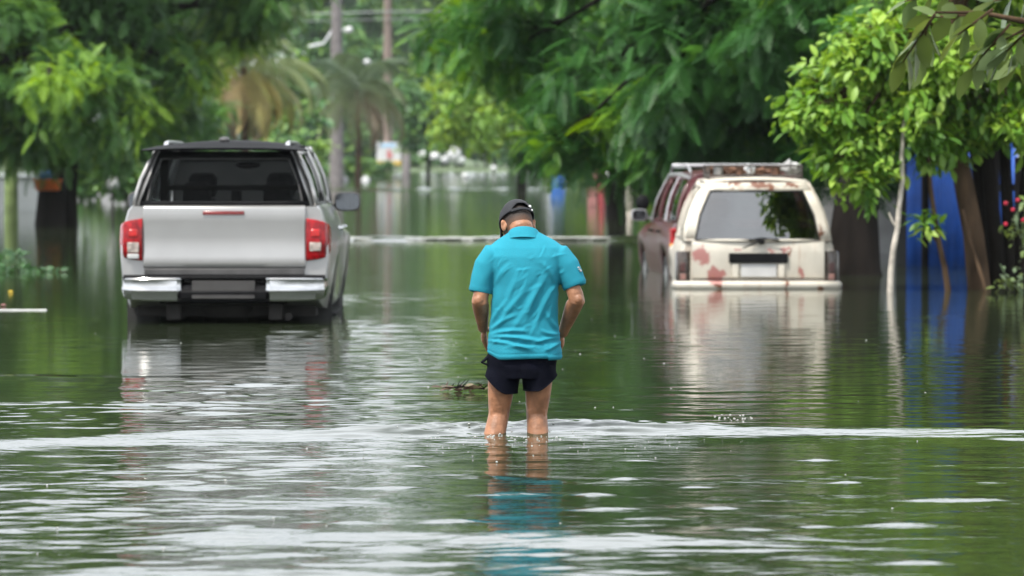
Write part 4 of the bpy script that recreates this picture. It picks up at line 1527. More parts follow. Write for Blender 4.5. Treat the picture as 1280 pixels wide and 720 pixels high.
for k_, (x_, y_, r_, lab) in enumerate(((-.40, .50, .055, 'dented grey can at the left end of the wagon roof rack'), (.22, .50, .05, 'rusty can next to the grey sack on the wagon roof rack'), (-.17, .50, .042, 'small dark can beside the pale jug on the wagon roof rack'))):
    a = MB()
    a.lathe_z(0, 0, [(0, r_ * .9), (.01, r_), (r_ * 1.7, r_), (r_ * 1.75, r_ * .92), (r_ * 1.75, r_ * .2)], 16)
    on_rack('can', a.build('can', (M['lamp_can'] if k_ == 0 else mr_rust), None, angle=50), x_, y_, lab, 'can')


# ------------------------------------------------------------------ maroon car in front of the wagon
def maroon():
    T = empty('off_road_car', (2.74, 49.7, -.45), 'maroon off road car with pale roof bars parked in the water beyond the rusty wagon', 'car', R(3.9))
    P_ = M['maroon']
    st = [(0.0, .76, .82, .78, .45, .80, 1.06, 0), (.04, .80, .86, .80, .42, .80, 1.08, 0), (.30, .82, .87, .81, .40, .80, 1.08, 0)]
    for yc in (.95, 3.50):
        zt = 1.08 if yc < 2 else 1.0
        for da, zb in ((-.50, .42), (-.42, .52), (-.30, .68), (-.14, .77), (0, .79), (.14, .77), (.30, .68), (.42, .52), (.50, .42)):
            k = 1 - (da / .54) ** 2
            st.append((yc + da, .82 + .04 * k, .87 + .025 * k, .81 if yc < 2 else .78, zb, .82, zt, .0 if yc < 2 else .07))
        if yc < 2: st += [(1.7, .82, .87, .81, .36, .80, 1.08, 0), (2.6, .82, .87, .81, .36, .80, 1.07, .0), (2.85, .82, .87, .79, .36, .80, 1.05, .02)]
    st += [(4.15, .76, .80, .70, .42, .78, .94, .04), (4.25, .70, .74, .64, .46, .7, .90, .03)]
    hull(st).build('body', P_, T, angle=38)
    a = MB()
    a.extrude_x([(.0, 1.07), (-.03, 1.06), (-.04, .9), (-.035, .65), (.0, .60)], -.68, .68)
    a.build('tailgate', P_, T, bevel=.01)
    for sg in (-1, 1):
        x0, x1 = sorted((sg * .72, sg * .885))
        a = MB(); a.box(x0, x1, -.035, .20, .74, 1.02)
        lm = a.build('tail_lamp', M['red_lens'], T, bevel=.015)
        a = MB(); a.box(x0 + .003, x1 + (.006 if sg > 0 else -.003), -.042, .08, .76, .84)
        if sg < 0:
            a = MB(); a.box(x0 - .006, x1 - .003, -.042, .08, .76, .84)
        a.build('indicator_lens', M['amber_lens'], lm, bevel=.008)
    a = MB()
    a.extrude_x([(.05, .42), (-.12, .44), (-.15, .50), (-.14, .58), (-.05, .62), (.05, .62)], -.90, .90)
    a.build('bumper', P_, T, bevel=.02)
    a = MB(); a.box(-.7, .7, .1, 4.1, .30, .46)
    a.build('underbody', M['underbody'], T)
    for x in (-.74, .74):
        for y in (.95, 3.50): wheel(T, x, y, .35, .35, .22)
    g = [(.02, 1.08, .79, .22, 1.62, .60), (.14, 1.08, .80, .30, 1.64, .61), (1.05, 1.08, .805, 1.08, 1.65, .62), (1.20, 1.08, .805, 1.20, 1.65, .62), (1.95, 1.08, .805, 1.93, 1.65, .62), (2.07, 1.08, .805, 2.03, 1.65, .62),
         (2.85, 1.06, .79, 2.45, 1.64, .61), (3.15, 1.03, .77, 2.58, 1.62, .60)]
    pt = greenhouse(T, g, 'PWPWPWP', P_, M['glass_mid'], P_, bulge=.04)
    def rp(u, t):
        p = pt(0, t, 1)
        return (p[0] * u, p[1] - .01 - .03 * (1 - u * u), p[2])
    def band(u0, u1, t0, t1, mbx):
        mbx.loft([[rp(u, t) for u in np.linspace(u0, u1, 7)] for t in (t0, t1)], closed=False)
    fr = MB()
    band(-1, 1, 0, .05, fr); band(-1, 1, .86, 1, fr); band(-1, -.86, .05, .86, fr); band(.86, 1, .05, .86, fr)
    fr.build('rear_window_frame', P_, T, solid=.03)
    gm = MB(); band(-.865, .865, .045, .865, gm)
    gm.build('rear_window', M['glass_mid'], T)
    # pale trim along the window line and rails
    for sg in (-1, 1):
        a = MB()
        a.tube([(sg * (pt(i, t, 1)[0] + .012), pt(i, t, 1)[1], pt(i, t, 1)[2]) for i, t in ((7, .05), (7, .5), (7, .9), (6, .99), (4, .99), (2, .99), (0, .97))], [.022, .026, .03, .03, .026, .026, .026], 7)
        a.build('roof_trim', M['trim_pale'], T)
        a = MB()
        a.tube([(sg * (pt(3, t, 1)[0] + .008), pt(3, t, 1)[1] - .05, pt(3, t, 1)[2]) for t in (.02, .3, .6, .95)], .022, 7)
        a.build('pillar_trim', M['trim_pale'], T)
        a = MB()
        a.tube([(sg * .62, .25, 1.68), (sg * .62, .4, 1.735), (sg * .62, 2.2, 1.735), (sg * .62, 2.4, 1.68)], .018, 7)
        a.build('roof_rail', M['trim_pale'], T)
        door_mirror(T, sg * .985, 2.75, 1.14, .20, .15, sg, M['trim_pale'], sg * .80)
        for y in (1.3, 2.2):
            a = MB()
            a.tube([(sg * .87, y, .96), (sg * .90, y + .03, .965), (sg * .90, y + .17, .965), (sg * .87, y + .2, .96)], .014, 7)
            a.build('door_handle', M['black_plastic'], T)
    a = MB()
    a.box(-.66, .66, .55, .66, 1.735, 1.775); a.box(-.66, .66, 1.9, 2.0, 1.735, 1.775)
    a.build('roof_bar', M['trim_pale'], T, bevel=.01)
    # round black wing mirror on a stalk at the front
    a = MB()
    a.ell((-.86, 3.55, 1.285), (.085, .05, .10))
    a.tube([(-.80, 3.60, 1.05), (-.84, 3.60, 1.15), (-.86, 3.57, 1.24)], .014, 6)
    a.build('wing_mirror', M['black_plastic'], T)
    for x in (-.38, .38): seat(T, x, 1.9, .66)
    a = MB(); a.box(-.66, .66, .98, 1.1, .66, 1.2)
    a.build('rear_seat', M['seat'], T, bevel=.04)
    return T


maroon()
# ================================================================== THE WADING MAN
M['skin'] = mat('skin', (0.27, 0.125, 0.066), 0.46, var=0.28, vscale=17, bump=0.2, bscale=90, spec=0.4)
M['shirt'] = mat('turquoise_cloth', (0.016, 0.215, 0.295), 0.85, var=0.06, vscale=9, bump=0.25, bscale=260, spec=0.2)
M['shorts'] = mat('navy_cloth', (0.004, 0.0045, 0.009), 0.9, var=0.2, vscale=10, bump=0.2, bscale=120, spec=0.05)
M['cap'] = mat('black_cap_cloth', (0.014, 0.015, 0.019), 0.85, var=0.2, vscale=20, bump=0.2, bscale=150)
M['white'] = mat('white_print', (0.45, 0.46, 0.46), 0.6, var=0.05)
M['eye'] = mat('eye', (0.5, 0.48, 0.45), 0.2, var=0.1)


def hair_mat():
    m = mat('cropped_hair', (0.016, 0.012, 0.010), 0.75, var=0.3, vscale=30)
    n, l = m.node_tree.nodes, m.node_tree.links
    b = n['Principled BSDF']
    base = b.inputs['Base Color'].links[0].from_socket
    t = n.new('ShaderNodeTexCoord')
    sp = n.new('ShaderNodeSeparateXYZ')
    l.new(t.outputs['Object'], sp.inputs[0])
    nz_ = n.new('ShaderNodeTexNoise')
    nz_.inputs['Scale'].default_value = 220
    l.new(t.outputs['Object'], nz_.inputs['Vector'])
    ad = n.new('ShaderNodeMath')
    ad.operation = 'MULTIPLY_ADD'
    l.new(nz_.outputs['Fac'], ad.inputs[0])
    ad.inputs[1].default_value = .03
    l.new(sp.outputs['Z'], ad.inputs[2])
    mr = n.new('ShaderNodeMapRange')               # cut shorter (more skin between the hairs) towards the nape
    mr.inputs['From Min'].default_value = -.055
    mr.inputs['From Max'].default_value = .015
    mr.inputs['To Min'].default_value = .25
    mr.inputs['To Max'].default_value = .97
    l.new(ad.outputs[0], mr.inputs['Value'])
    x = n.new('ShaderNodeMix')
    x.data_type = 'RGBA'
    l.new(mr.outputs[0], x.inputs['Factor'])
    x.inputs['A'].default_value = (.25, .115, .062, 1)
    l.new(base, x.inputs['B'])
    l.new(x.outputs['Result'], b.inputs['Base Color'])
    return m


def fuse(mbx, voxel, iters, factor=.5):
    me = bpy.data.meshes.new('tmp')
    me.from_pydata(mbx.v, [], mbx.f)
    bm = bmesh.new()
    bm.from_mesh(me)
    bmesh.ops.recalc_face_normals(bm, faces=bm.faces)
    bm.to_mesh(me)
    bm.free()
    o = bpy.data.objects.new('tmp', me)
    COL.objects.link(o)
    md = o.modifiers.new('r', 'REMESH')
    md.mode = 'VOXEL'
    md.voxel_size = voxel
    s_ = o.modifiers.new('s', 'SMOOTH')
    s_.iterations = iters
    s_.factor = factor
    dg = bpy.context.evaluated_depsgraph_get()
    out = bpy.data.meshes.new_from_object(o.evaluated_get(dg))
    bpy.data.objects.remove(o)
    bpy.data.meshes.remove(me)
    out.materials.clear()
    return out


def co_of(me):
    a = np.empty(len(me.vertices) * 3, np.float32)
    me.vertices.foreach_get('co', a)
    return a.reshape(-1, 3).astype(float)


def no_of(me):
    a = np.empty(len(me.vertices) * 3, np.float32)
    me.vertices.foreach_get('normal', a)
    return a.reshape(-1, 3).astype(float)


def set_co(me, c):
    me.vertices.foreach_set('co', c.astype(np.float32).ravel())
    me.update()


def ellsec(cx, cy, rx, ry, z, n=32, p=2.0):
    out = []
    for k in range(n):
        a = 2 * PI * k / n
        c_, s_ = math.cos(a), math.sin(a)
        out.append((cx + rx * math.copysign(abs(c_) ** (2 / p), c_), cy + ry * math.copysign(abs(s_) ** (2 / p), s_), z))
    return out


def person():
    T = empty('person', ((655 - 640) / 250.0, 21.17, -.37), 'man in turquoise polo shirt, navy shorts and black cap wading away, head bowed', 'person')
    HM = Matrix.Translation((-.032, .098, 1.428)) @ Matrix.Rotation(R(20), 4, 'Z') @ Matrix.Rotation(R(-38), 4, 'X')
    b = MB()
    # legs
    for sg, hip, kn, wt, an in ((-1, (-.100, .0, .80), (-.126, .025, .474), (-.149, .0, .37), (-.165, -.035, .08)), (1, (.082, .0, .80), (.064, .03, .474), (.070, .01, .37), (.075, -.01, .08))):
        hip, kn, wt, an = map(Vector, (hip, kn, wt, an))
        b.tube([hip, hip.lerp(kn, .33), hip.lerp(kn, .66), hip.lerp(kn, .88), kn + Vector((0, 0, 0)), kn.lerp(wt, .5) + Vector((0, -.006, 0)), wt + Vector((0, -.012, 0)), wt.lerp(an, .25) + Vector((0, -.012, 0)), wt.lerp(an, .65), an],
               [.066, .072, .065, .056, .052, .053, .055, .053, .038, .034], 18)
        b.tube([an + Vector((0, -.05, -.045)), an + Vector((0, .03, -.035)), an + Vector((.01 * sg, .12, -.055)), an + Vector((.015 * sg, .19, -.062))], [.034, .042, .036, .022], 12)
        # hamstring tendons and the back of the knee
        for q in (-1, 1):
            b.tube([kn + Vector((q * .028, -.030, .10)), kn + Vector((q * .034, -.034, .02)), kn + Vector((q * .028, -.022, -.05))], [.014, .012, .012], 8)
    # trunk
    b.loft([ellsec(-.012, .0, .15, .10, .74), ellsec(-.01, 0, .155, .104, .82), ellsec(0, .0, .150, .10, .95), ellsec(.008, .005, .152, .10, 1.12), ellsec(.012, .01, .160, .095, 1.22), ellsec(.012, .015, .145, .075, 1.29), ellsec(.006, .025, .085, .055, 1.345), ellsec(.0, .035, .06, .058, 1.40)])
    nb = Vector((-.002, .028, 1.35))
    b.tube([nb, nb + Vector((-.006, .02, .035)), HM @ Vector((0, -.032, -.055)), HM @ Vector((0, -.018, 0))], [.068, .060, .058, .060], 18)
    # head
    def he(c, r):
        c = HM @ Vector(c)
        b.ell(c, r, 20, 14, HM.to_3x3())
    he((0, 0, .012), (.074, .094, .102))
    he((0, -.018, -.02), (.066, .070, .07))
    he((0, .030, -.062), (.056, .066, .058))
    he((0, .085, -.105), (.024, .018, .020))
    he((0, .098, -.022), (.013, .020, .026))
    he((0, .104, -.038), (.017, .014, .011))
    he((0, .086, .015), (.055, .014, .012))
    he((0, .090, -.070), (.026, .012, .010))
    for sg in (-1, 1):
        he((sg * .042, .070, -.025), (.022, .020, .018))
        c = Vector((sg * .080, -.008, -.015))
        b.ell(HM @ c, (.009, .020, .032), 14, 10, HM.to_3x3() @ Matrix.Rotation(sg * R(-18), 3, 'Z'))
        b.ell(HM @ (c + Vector((sg * .004, -.006, .016))), (.008, .018, .016), 12, 8, HM.to_3x3())
    # arms and hands
    for sg, sh_, el, wr in ((-1, (-.168, .01, 1.25), (-.2205, -.028, 1.058), (-.205, .105, .900)), (1, (.190, .01, 1.25), (.264, -.028, 1.062), (.193, .125, .875))):
        sh_, el, wr = map(Vector, (sh_, el, wr))
        b.tube([sh_, sh_.lerp(el, .3), sh_.lerp(el, .7), el.lerp(sh_, .1), el + Vector((0, .0, -.012)), el.lerp(wr, .22), el.lerp(wr, .5), el.lerp(wr, .8), wr], [.034, .038, .038, .040, .042, .043, .037, .029, .026], 16)
        b.ell(el + Vector((sg * .006, -.022, -.006)), (.026, .024, .028))
        pk = wr + Vector((-sg * .006, .062, -.058))
        for i in range(4):
            tt_ = (i - 1.5) * .020
            kb = pk + Vector((-sg * .004, .8 * tt_, .6 * tt_ + .0))
            k_ = (.84, .98, 1.06, .96)[i]
            d1, d2, d3 = Vector((-sg * .30, .5, -.80)).normalized() * .042 * k_, Vector((-sg * .85, .15, -.45)).normalized() * .027 * k_, Vector((-sg * .85, -.45, .15)).normalized() * .020 * k_
            b.tube([wr.lerp(kb, .3), wr.lerp(kb, .72), kb, kb + d1 * .5, kb + d1, kb + d1 + d2, kb + d1 + d2 + d3], [.014, .0125, .0115, .0092, .0096, .0084, .007], 10)
        b.ell(wr.lerp(pk, .6), (.016, .034, .040))
        t0 = wr.lerp(pk, .25) + Vector((-sg * .004, .012, .012))
        b.tube([wr.lerp(pk, .15), t0, t0 + Vector((-sg * .022, .036, .002)), t0 + Vector((-sg * .042, .056, -.014)), t0 + Vector((-sg * .054, .066, -.030))], [.016, .0145, .0115, .0105, .008], 10)
    me = fuse(b, .0042, 5)
    body = link('body', me, M['skin'], T, True)

    # ---------------- shirt
    s = MB()
    s.loft([ellsec(.005, .0, .180, .128, .758, p=2.3), ellsec(.004, .0, .190, .133, .772, p=2.3), ellsec(.003, .0, .186, .130, .81, p=2.3), ellsec(.0, .0, .174, .120, .90, p=2.3), ellsec(.0, .0, .171, .115, .96, p=2.3), ellsec(.005, .0, .166, .118, 1.05, p=2.3),
            ellsec(.010, .005, .164, .122, 1.13, p=2.3), ellsec(.012, .008, .178, .120, 1.20, p=2.4), ellsec(.013, .012, .196, .110, 1.27, p=2.3), ellsec(.012, .018, .190, .095, 1.315, p=2.1), ellsec(.008, .025, .150, .080, 1.348), ellsec(.004, .03, .105, .068, 1.374), ellsec(.0, .033, .075, .06, 1.392)])
    s.tube([(-.10, .012, 1.275), (-.155, .010, 1.272), (-.184, .004, 1.222), (-.203, .0, 1.16), (-.2165, -.004, 1.100), (-.2175, -.005, 1.090)], [.045, .067, .067, .063, .059, .057], 24)
    s.tube([(.12, .012, 1.275), (.178, .010, 1.268), (.211, .004, 1.220), (.234, .0, 1.172), (.2535, -.004, 1.126), (.2555, -.005, 1.118)], [.045, .067, .068, .064, .060, .058], 24)
    me = fuse(s, .0055, 7)
    c = co_of(me)
    nrm = no_of(me)
    X, Y, Z = c[:, 0], c[:, 1], c[:, 2]
    hgt = np.zeros(len(c))
    rs = np.random.RandomState(2)
    wst = np.exp(-((Z - .86) / .13) ** 2)
    def fold(x0, z0, x1, z1, wd, am, bend=0.0):
        dx, dz = x1 - x0, z1 - z0
        ln = math.hypot(dx, dz)
        ux, uz = dx / ln, dz / ln
        tt = ((X - x0) * ux + (Z - z0) * uz) / ln
        off = -(X - x0) * uz + (Z - z0) * ux - bend * np.sin(PI * np.clip(tt, 0, 1))
        en = np.clip(np.sin(PI * np.clip(tt, 0, 1)), 0, 1) ** .6 * (tt > 0) * (tt < 1)
        return 1.7 * am * en * (np.exp(-(off / wd) ** 2) - .55 * np.exp(-((off - 1.9 * wd) / (1.3 * wd)) ** 2))
    # folds fan out from the left hip, where the hem is bunched by the hand; long soft ones run up the back
    for q in [(-.19, .875, .02, .90, .009, .0050, .012), (-.19, .865, .10, .845, .009, .0055, .014), (-.18, .89, -.03, .985, .010, .0045, .01), (-.18, .90, -.08, 1.06, .010, .004, .01), (-.19, .85, .06, .80, .008, .005, .01),
              (-.14, .90, .02, 1.12, .013, .0042, .01), (-.06, .90, .07, 1.14, .014, .0042, -.01), (.0, .93, .12, 1.19, .013, .0045, .012), (.05, .90, .155, 1.13, .012, .004, .01), (-.10, .96, -.02, 1.20, .014, .003, .01),
              (.19, .865, .04, .835, .009, .0045, -.01), (.19, .885, .08, .905, .010, .0045, .01), (.18, .90, .11, 1.0, .010, .004, .01), (.19, .845, .10, .80, .008, .004, .0),
              (-.15, 1.12, -.06, 1.24, .012, .0035, .01), (.16, 1.13, .08, 1.25, .012, .0035, -.01), (-.10, .82, .08, .815, .008, .0035, .006)]:
        hgt += fold(*q) * (Y < .03)
    for i in range(46):
        x0, z0 = rs.uniform(-.18, .19), rs.uniform(.80, 1.27)
        a_ = rs.normal(.75, .5)
        ln_ = rs.uniform(.03, .09)
        hgt += fold(x0, z0, x0 + ln_ * math.cos(a_), z0 + ln_ * math.sin(a_), rs.uniform(.0045, .008), rs.uniform(.0009, .0018), rs.normal(0, .006)) * (Y < .03)
    for q in [(-.16, .85, .10, .95, .012, .005, .0), (-.12, 1.0, .12, 1.1, .015, .004, .0)]:
        hgt += fold(*q) * (Y > .03)
    # shoulder-to-armpit creases and the arm seam
    for xs, sg in ((-.178, -1), (.205, 1)):
        hgt += .0018 * np.sin(60 * (Z * .7 + sg * X * .8)) * np.exp(-(((X - xs) / .05) ** 2 + ((Z - 1.17) / .06) ** 2))
    # hem stitching line
    hgt -= .0025 * np.exp(-((Z - .785) / .0045) ** 2) * (np.abs(X) < .22)
    body_only = (Z > .765)
    c += nrm * (hgt * body_only)[:, None]
    lowr = smooth(.86, .76, Z)
    c[:, 1] += lowr * .006 * np.sin(30 * X + 1)
    c[:, 2] += lowr * (.004 * np.sin(9 * X + .5) + np.where(X < -.12, .025 * smooth(-.12, -.19, X), 0) * 1.0 - np.where(X > .12, .008, 0))
    set_co(me, c)
    shirt = link('polo_shirt', me, M['shirt'], T, True)
    # collar: folded band round the neck
    cm = MB()
    secs = []
    for k in range(37):
        a = R(-90) + 2 * PI * k / 36
        ca, sa = math.cos(a), math.sin(a)
        back = .5 - .5 * sa
        zt = 1.362 + .056 * back
        cy_ = .040 + .012 * (1 - back)
        fl_ = .016 + .02 * (1 - abs(ca)) * (1 - back)
        pt_ = lambda r_, z: (-.002 + ca * (.066 + r_), cy_ + sa * (.062 + r_), z)
        secs.append([pt_(.0, zt - .045), pt_(.0, zt), pt_(.004, zt + .004), pt_(.009, zt + .001), pt_(.014 + fl_ * .6, zt - .028), pt_(.020 + fl_, zt - .048), pt_(.014 + fl_, zt - .050), pt_(.008, zt - .02)])
    cm.loft(secs, closed=True, cap=False)
    cm.build('collar', M['shirt'], shirt, angle=70)
    # cuff bands and white print on the right sleeve
    for (c0, ax, r_) in (((-.2145, -.003, 1.105), (-.20, -.05, -.98), .0600), ((.2495, -.003, 1.135), (.40, -.07, -.91), .0610)):
        ax = Vector(ax).normalized()
        c0 = Vector(c0)
        u = ax.orthogonal().normalized()
        v = ax.cross(u)
        m_ = MB()
        rows = []
        for (o_, rr) in ((-.012, r_ - .002), (-.011, r_ + .0012), (.010, r_ + .0015), (.014, r_ - .001), (.013, r_ - .006), (.0, r_ - .007)):
            rows.append([c0 + ax * o_ + (u * math.cos(2 * PI * k / 28) + v * math.sin(2 * PI * k / 28)) * rr for k in range(28)])
        m_.loft(rows, cap=False)
        m_.build('sleeve_band', M['shirt'], shirt, angle=60)
    m_ = MB()
    for (dx, dz, w_, h_) in ((0, .0, .007, .004), (.006, -.012, .008, .004), (.012, -.022, .005, .006)):
        x0, z0 = .2735 + dx * .8, 1.216 + dz * .8
        y0 = -.0375 + .9 * dx
        m_.add([(x0 - w_, y0 - .018, z0 - h_ * .4), (x0 + w_ * .6, y0 - .004, z0 - h_), (x0 + w_, y0 - .0, z0 + h_ * .3), (x0 - w_ * .3, y0 - .013, z0 + h_)], [(0, 1, 2, 3)])
    m_.build('sleeve_print', M['white'], shirt, solid=.004)

    # ---------------- shorts
    s = MB()
    s.loft([ellsec(-.012, .002, .150, .112, .66), ellsec(-.012, .002, .174, .118, .71), ellsec(-.010, .0, .173, .108, .77), ellsec(-.006, .0, .155, .100, .86)])
    for (x0, x1) in ((-.098, -.118), (.072, .084)):
        s.loft([ellsec(x1, .012, .088, .105, .50, 28), ellsec(x1, .010, .086, .104, .58, 28), ellsec((x0 + x1) / 2, .008, .085, .104, .66, 28), ellsec(x0, .005, .082, .105, .74, 28), ellsec(x0, .0, .075, .10, .80, 28)])
    me = fuse(s, .0055, 5)
    bm = bmesh.new()
    bm.from_mesh(me)
    def hem(p):
        if p.x < -.014:
            o_ = (p.x + .088) / -.10
            base = .585
        else:
            o_ = (p.x - .068) / .10
            base = .600
        zt = base + .086 * max(0, min(1, o_)) ** 1.6
        inner = -.014 - p.x if p.x < -.014 else p.x + .014
        return zt
    bm.verts.ensure_lookup_table()
    kill = [v for v in bm.verts if v.co.z < hem(v.co) - .004]
    bmesh.ops.delete(bm, geom=kill, context='VERTS')
    for v in bm.verts:
        if v.is_boundary: v.co.z = hem(v.co)
    bm.normal_update()
    for v in bm.verts:
        z, x, y = v.co.z, v.co.x, v.co.y
        f_ = .003 * math.sin(40 * x + 12 * z) * math.exp(-((z - .64) / .06) ** 2) + .003 * math.sin(55 * z + 18 * x) * math.exp(-((z - .72) / .05) ** 2)
        f_ -= .006 * math.exp(-(x + .014) ** 2 / .0003) * (1 if y < 0 else .4) * max(0, min(1, (.80 - z) / .1))
        v.co += v.normal * f_
        if v.is_boundary: v.co += Vector((v.normal.x, v.normal.y, 0)) * .004
    bm.to_mesh(me)
    bm.free()
    sho = link('shorts', me, M['shorts'], T, True)
    md = sho.modifiers.new('solid', 'SOLIDIFY')
    md.thickness = .004
    md.offset = 0
    m_ = MB()      # turned out pocket corner at the left hip
    m_.loft([[(-.170, -.03, .775), (-.172, .05, .785)], [(-.195, -.028, .748), (-.197, .045, .755)], [(-.213, -.02, .738), (-.214, .02, .742)]], closed=False)
    m_.loft([[(-.213, -.02, .738), (-.214, .02, .742)], [(-.190, -.03, .730), (-.190, .03, .732)], [(-.176, -.03, .722), (-.176, .03, .722)]], closed=False)
    m_.build('pocket_flap', M['shorts'], sho, solid=.006)

    # ---------------- hair, cap, eyes
    hm_ = MB()
    rows = []
    for i in range(15):
        th = R(28) + R(100) * i / 14
        row = []
        for k in range(33):
            a = R(-90) + R(-128) + R(256) * k / 32
            low = 1.0
            row.append((.0765 * math.sin(th) * math.cos(a), .0965 * math.sin(th) * math.sin(a), .012 + .104 * math.cos(th)))
        rows.append(row)
    hm_.loft(rows, closed=False)
    hr = hm_.build('hair', hair_mat(), T, angle=180)
    hr.matrix_local = HM
    cp = MB()
    nu, nv = 64, 22
    vs, fs = [], []
    for i in range(nv + 1):
        for k in range(nu):
            a = 2 * PI * k / nu
            th = R(1) + (R(86) + R(9) * max(0, -math.sin(a))) * i / nv
            lift = .010 * math.sin(a)          # rim a little lower at the forehead
            e = 1 + .012 * (abs(math.sin(3 * a)) < .12)
            vs.append((.0835 * e * math.sin(th) * math.cos(a), .105 * e * math.sin(th) * math.sin(a), .018 + .100 * math.cos(th) - lift * math.sin(th)))
    for i in range(nv):
        for k in range(nu):
            q = [i * nu + k, i * nu + (k + 1) % nu, (i + 1) * nu + (k + 1) % nu, (i + 1) * nu + k]
            m4 = sum((Vector(vs[j]) for j in q), Vector()) / 4
            if m4.y < 0 and (m4.x / .047) ** 2 + ((m4.z - .012) / .046) ** 2 < 1 and m4.z > .024: continue
            fs.append(tuple(q))
    cp.add(vs, fs)
    cap = cp.build('cap', M['cap'], T, angle=180, solid=.004)
    cap.matrix_local = HM @ Matrix.Diagonal((1.04, 1.04, 1.04, 1))
    br = MB()
    rows = []
    for i in range(7):
        t = i / 6
        row = []
        for k in range(21):
            a = R(90) + R(-66) + R(132) * k / 20
            e = 1 + .72 * t * math.cos((a - R(90)) * 1.25)
            row.append((.084 * math.cos(a) * (1 + .05 * t), .105 * math.sin(a) * e if True else 0, .018 - .012 - .022 * t - .25 * (.084 * math.cos(a)) ** 2 * 12 * t))
        rows.append(row)
    br.loft(rows, closed=False)
    br.build('brim', M['cap'], cap, solid=.004, angle=180)
    st_ = MB()
    st_.tube([(.0815 * math.cos(a), 1035e-4 * math.sin(a), .016) for a in np.linspace(R(-90) - R(38), R(-90) + R(38), 13)], .0055, 6)
    st_.build('strap', M['cap'], cap)
    bd = MB()
    bd.ell((.046, -.092, .040), (.008, .004, .008), 10, 6)
    bd.ell((.055, -.086, .022), (.004, .003, .006), 8, 6)
    bd.build('badge', M['white'], cap)
    for sg in (-1, 1):
        e_ = MB()
        e_.ell((sg * .033, .0815, -.006), (.011, .011, .009), 14, 10)
        eo = e_.build('eye', M['eye'], T)
        eo.matrix_local = HM
    return T


man = person()
# ================================================================== STREET FURNITURE AND SMALL THINGS
M['concrete'] = mat('pole_concrete', (0.15, 0.135, 0.135), 0.9, var=0.2, vscale=3, bump=0.3, bscale=12)
M['wood_pole'] = mat('pole_wood', (0.17, 0.13, 0.11), 0.9, var=0.3, vscale=3, stretch=(1, 1, .2))
M['wire'] = mat('wire', (0.22, 0.24, 0.24), 0.6, var=0.1)
M['lamp_grey'] = mat('lamp_grey', (0.52, 0.54, 0.55), 0.5, var=0.1)
M['blue_sheet'] = mat('blue_sheet', (0.018, 0.10, 0.46), 0.6, var=0.25, vscale=2.2)
M['pale_wall'] = mat('pale_wall', (0.70, 0.71, 0.70), 0.85, var=0.18, vscale=1.5, col2=(0.56, 0.58, 0.56))
M['grey_wall'] = mat('grey_wall', (0.34, 0.34, 0.35), 0.85, var=0.2, vscale=1.8)
M['dark_wood'] = mat('dark_wood', (0.014, 0.010, 0.009), 0.85, var=0.4, vscale=5, stretch=(1, 1, .15))
M['red'] = mat('red_paint', (0.20, 0.02, 0.024), 0.5, var=0.2, vscale=5)
M['pink'] = mat('pink_board', (0.28, 0.125, 0.115), 0.7, var=0.2, vscale=5)
M['blue'] = mat('blue_plastic', (0.015, 0.10, 0.36), 0.4, var=0.15)
M['orange'] = mat('orange_plastic', (0.55, 0.12, 0.02), 0.6, var=0.25)
M['white_p'] = mat('white_plastic_float', (0.50, 0.51, 0.51), 0.5, var=0.12, vscale=4)
M['moss'] = mat('mossy_post', (0.16, 0.22, 0.08), 0.9, var=0.35, vscale=4, bump=.4)

# utility poles with lamp arms
def pole(px, d, hgt, r, m_, label, arms):
    T = empty('utility_pole', wl(px, d, GB), label, 'utility pole')
    a = MB()
    a.lathe_z(0, 0, [(0, r), (hgt * .5, r * .82), (hgt, r * .62)], 16)
    a.build('pole', m_, T, angle=60)
    for (x1, z1, x2, z2, kind) in arms:
        a = MB()
        a.tube([(0, 0, z1 - .15), (x1, 0, z1), (x2, -.2, z2)], [.09, .085, .06], 8)
        ao = a.build('lamp_arm', M['lamp_grey'], T)
        a = MB()
        if kind == 'ball': a.ell((x2, -.25, z2 - .1), (.24, .24, .22))
        else: a.hexa([(x2 - .95, -.35, z2 - .30), (x2, -.30, z2 - .10), (x2, .05, z2 - .10), (x2 - .95, .0, z2 - .30)], [(x2 - .9, -.33, z2 - .12), (x2, -.28, z2 + .06), (x2, .03, z2 + .06), (x2 - .9, .0, z2 - .12)])
        a.build('lamp_head', M['lamp_grey'] if kind != 'ball' else M['white_p'], ao, bevel=.03)
    return T

s1 = F / 255
zz = lambda py, d: H - (py - HZ) / F * d - GB
pole(421, 255, 14.5, .44, M['concrete'], 'thick grey concrete utility pole with two lamp arms, left of the wooden one', [(-.25, zz(38, 255), -.75, zz(54, 255), 'flat'), (.4, zz(38, 255), .75, zz(36, 255), 'ball')])
pole(485, 306, 17.5, .40, M['wood_pole'], 'brown wooden utility pole rising behind the white sign', [(-.9, zz(82, 306), -1.5, zz(76, 306), 'ball')])
T = empty('street_post', wl(426, 262, GB), 'thin pale street post in front of the thick concrete pole', 'post')
a = MB()
a.lathe_z(0, 0, [(0, .10), (4.2, .08)], 10)
a.build('pole', M['concrete'], T)
a = MB()
a.ell((0, 0, 4.22), (.13, .13, .08))
a.build('cap', M['lamp_grey'], T)
# wires across the street
for i, (py, r_) in enumerate(((15, .055), (24, .03))):
    p0 = at(-400, py + 2, 300)
    p1 = at(485, py, 305.4)
    p2 = at(1500, py - 40, 320)
    a = MB()
    for (q0, q1, sag) in ((p0, p1, 1.2), (p1, p2, 1.6)):
        a.tube([q0.lerp(q1, t) - Vector((0, 0, sag * 4 * t * (1 - t) * .3)) for t in np.linspace(0, 1, 17)], r_, 5)
    o = a.build('power_line', M['wire'], None)
    tag(o, ('thick upper power line strung across the street' if i == 0 else 'thin lower power line strung across the street'), 'power line')

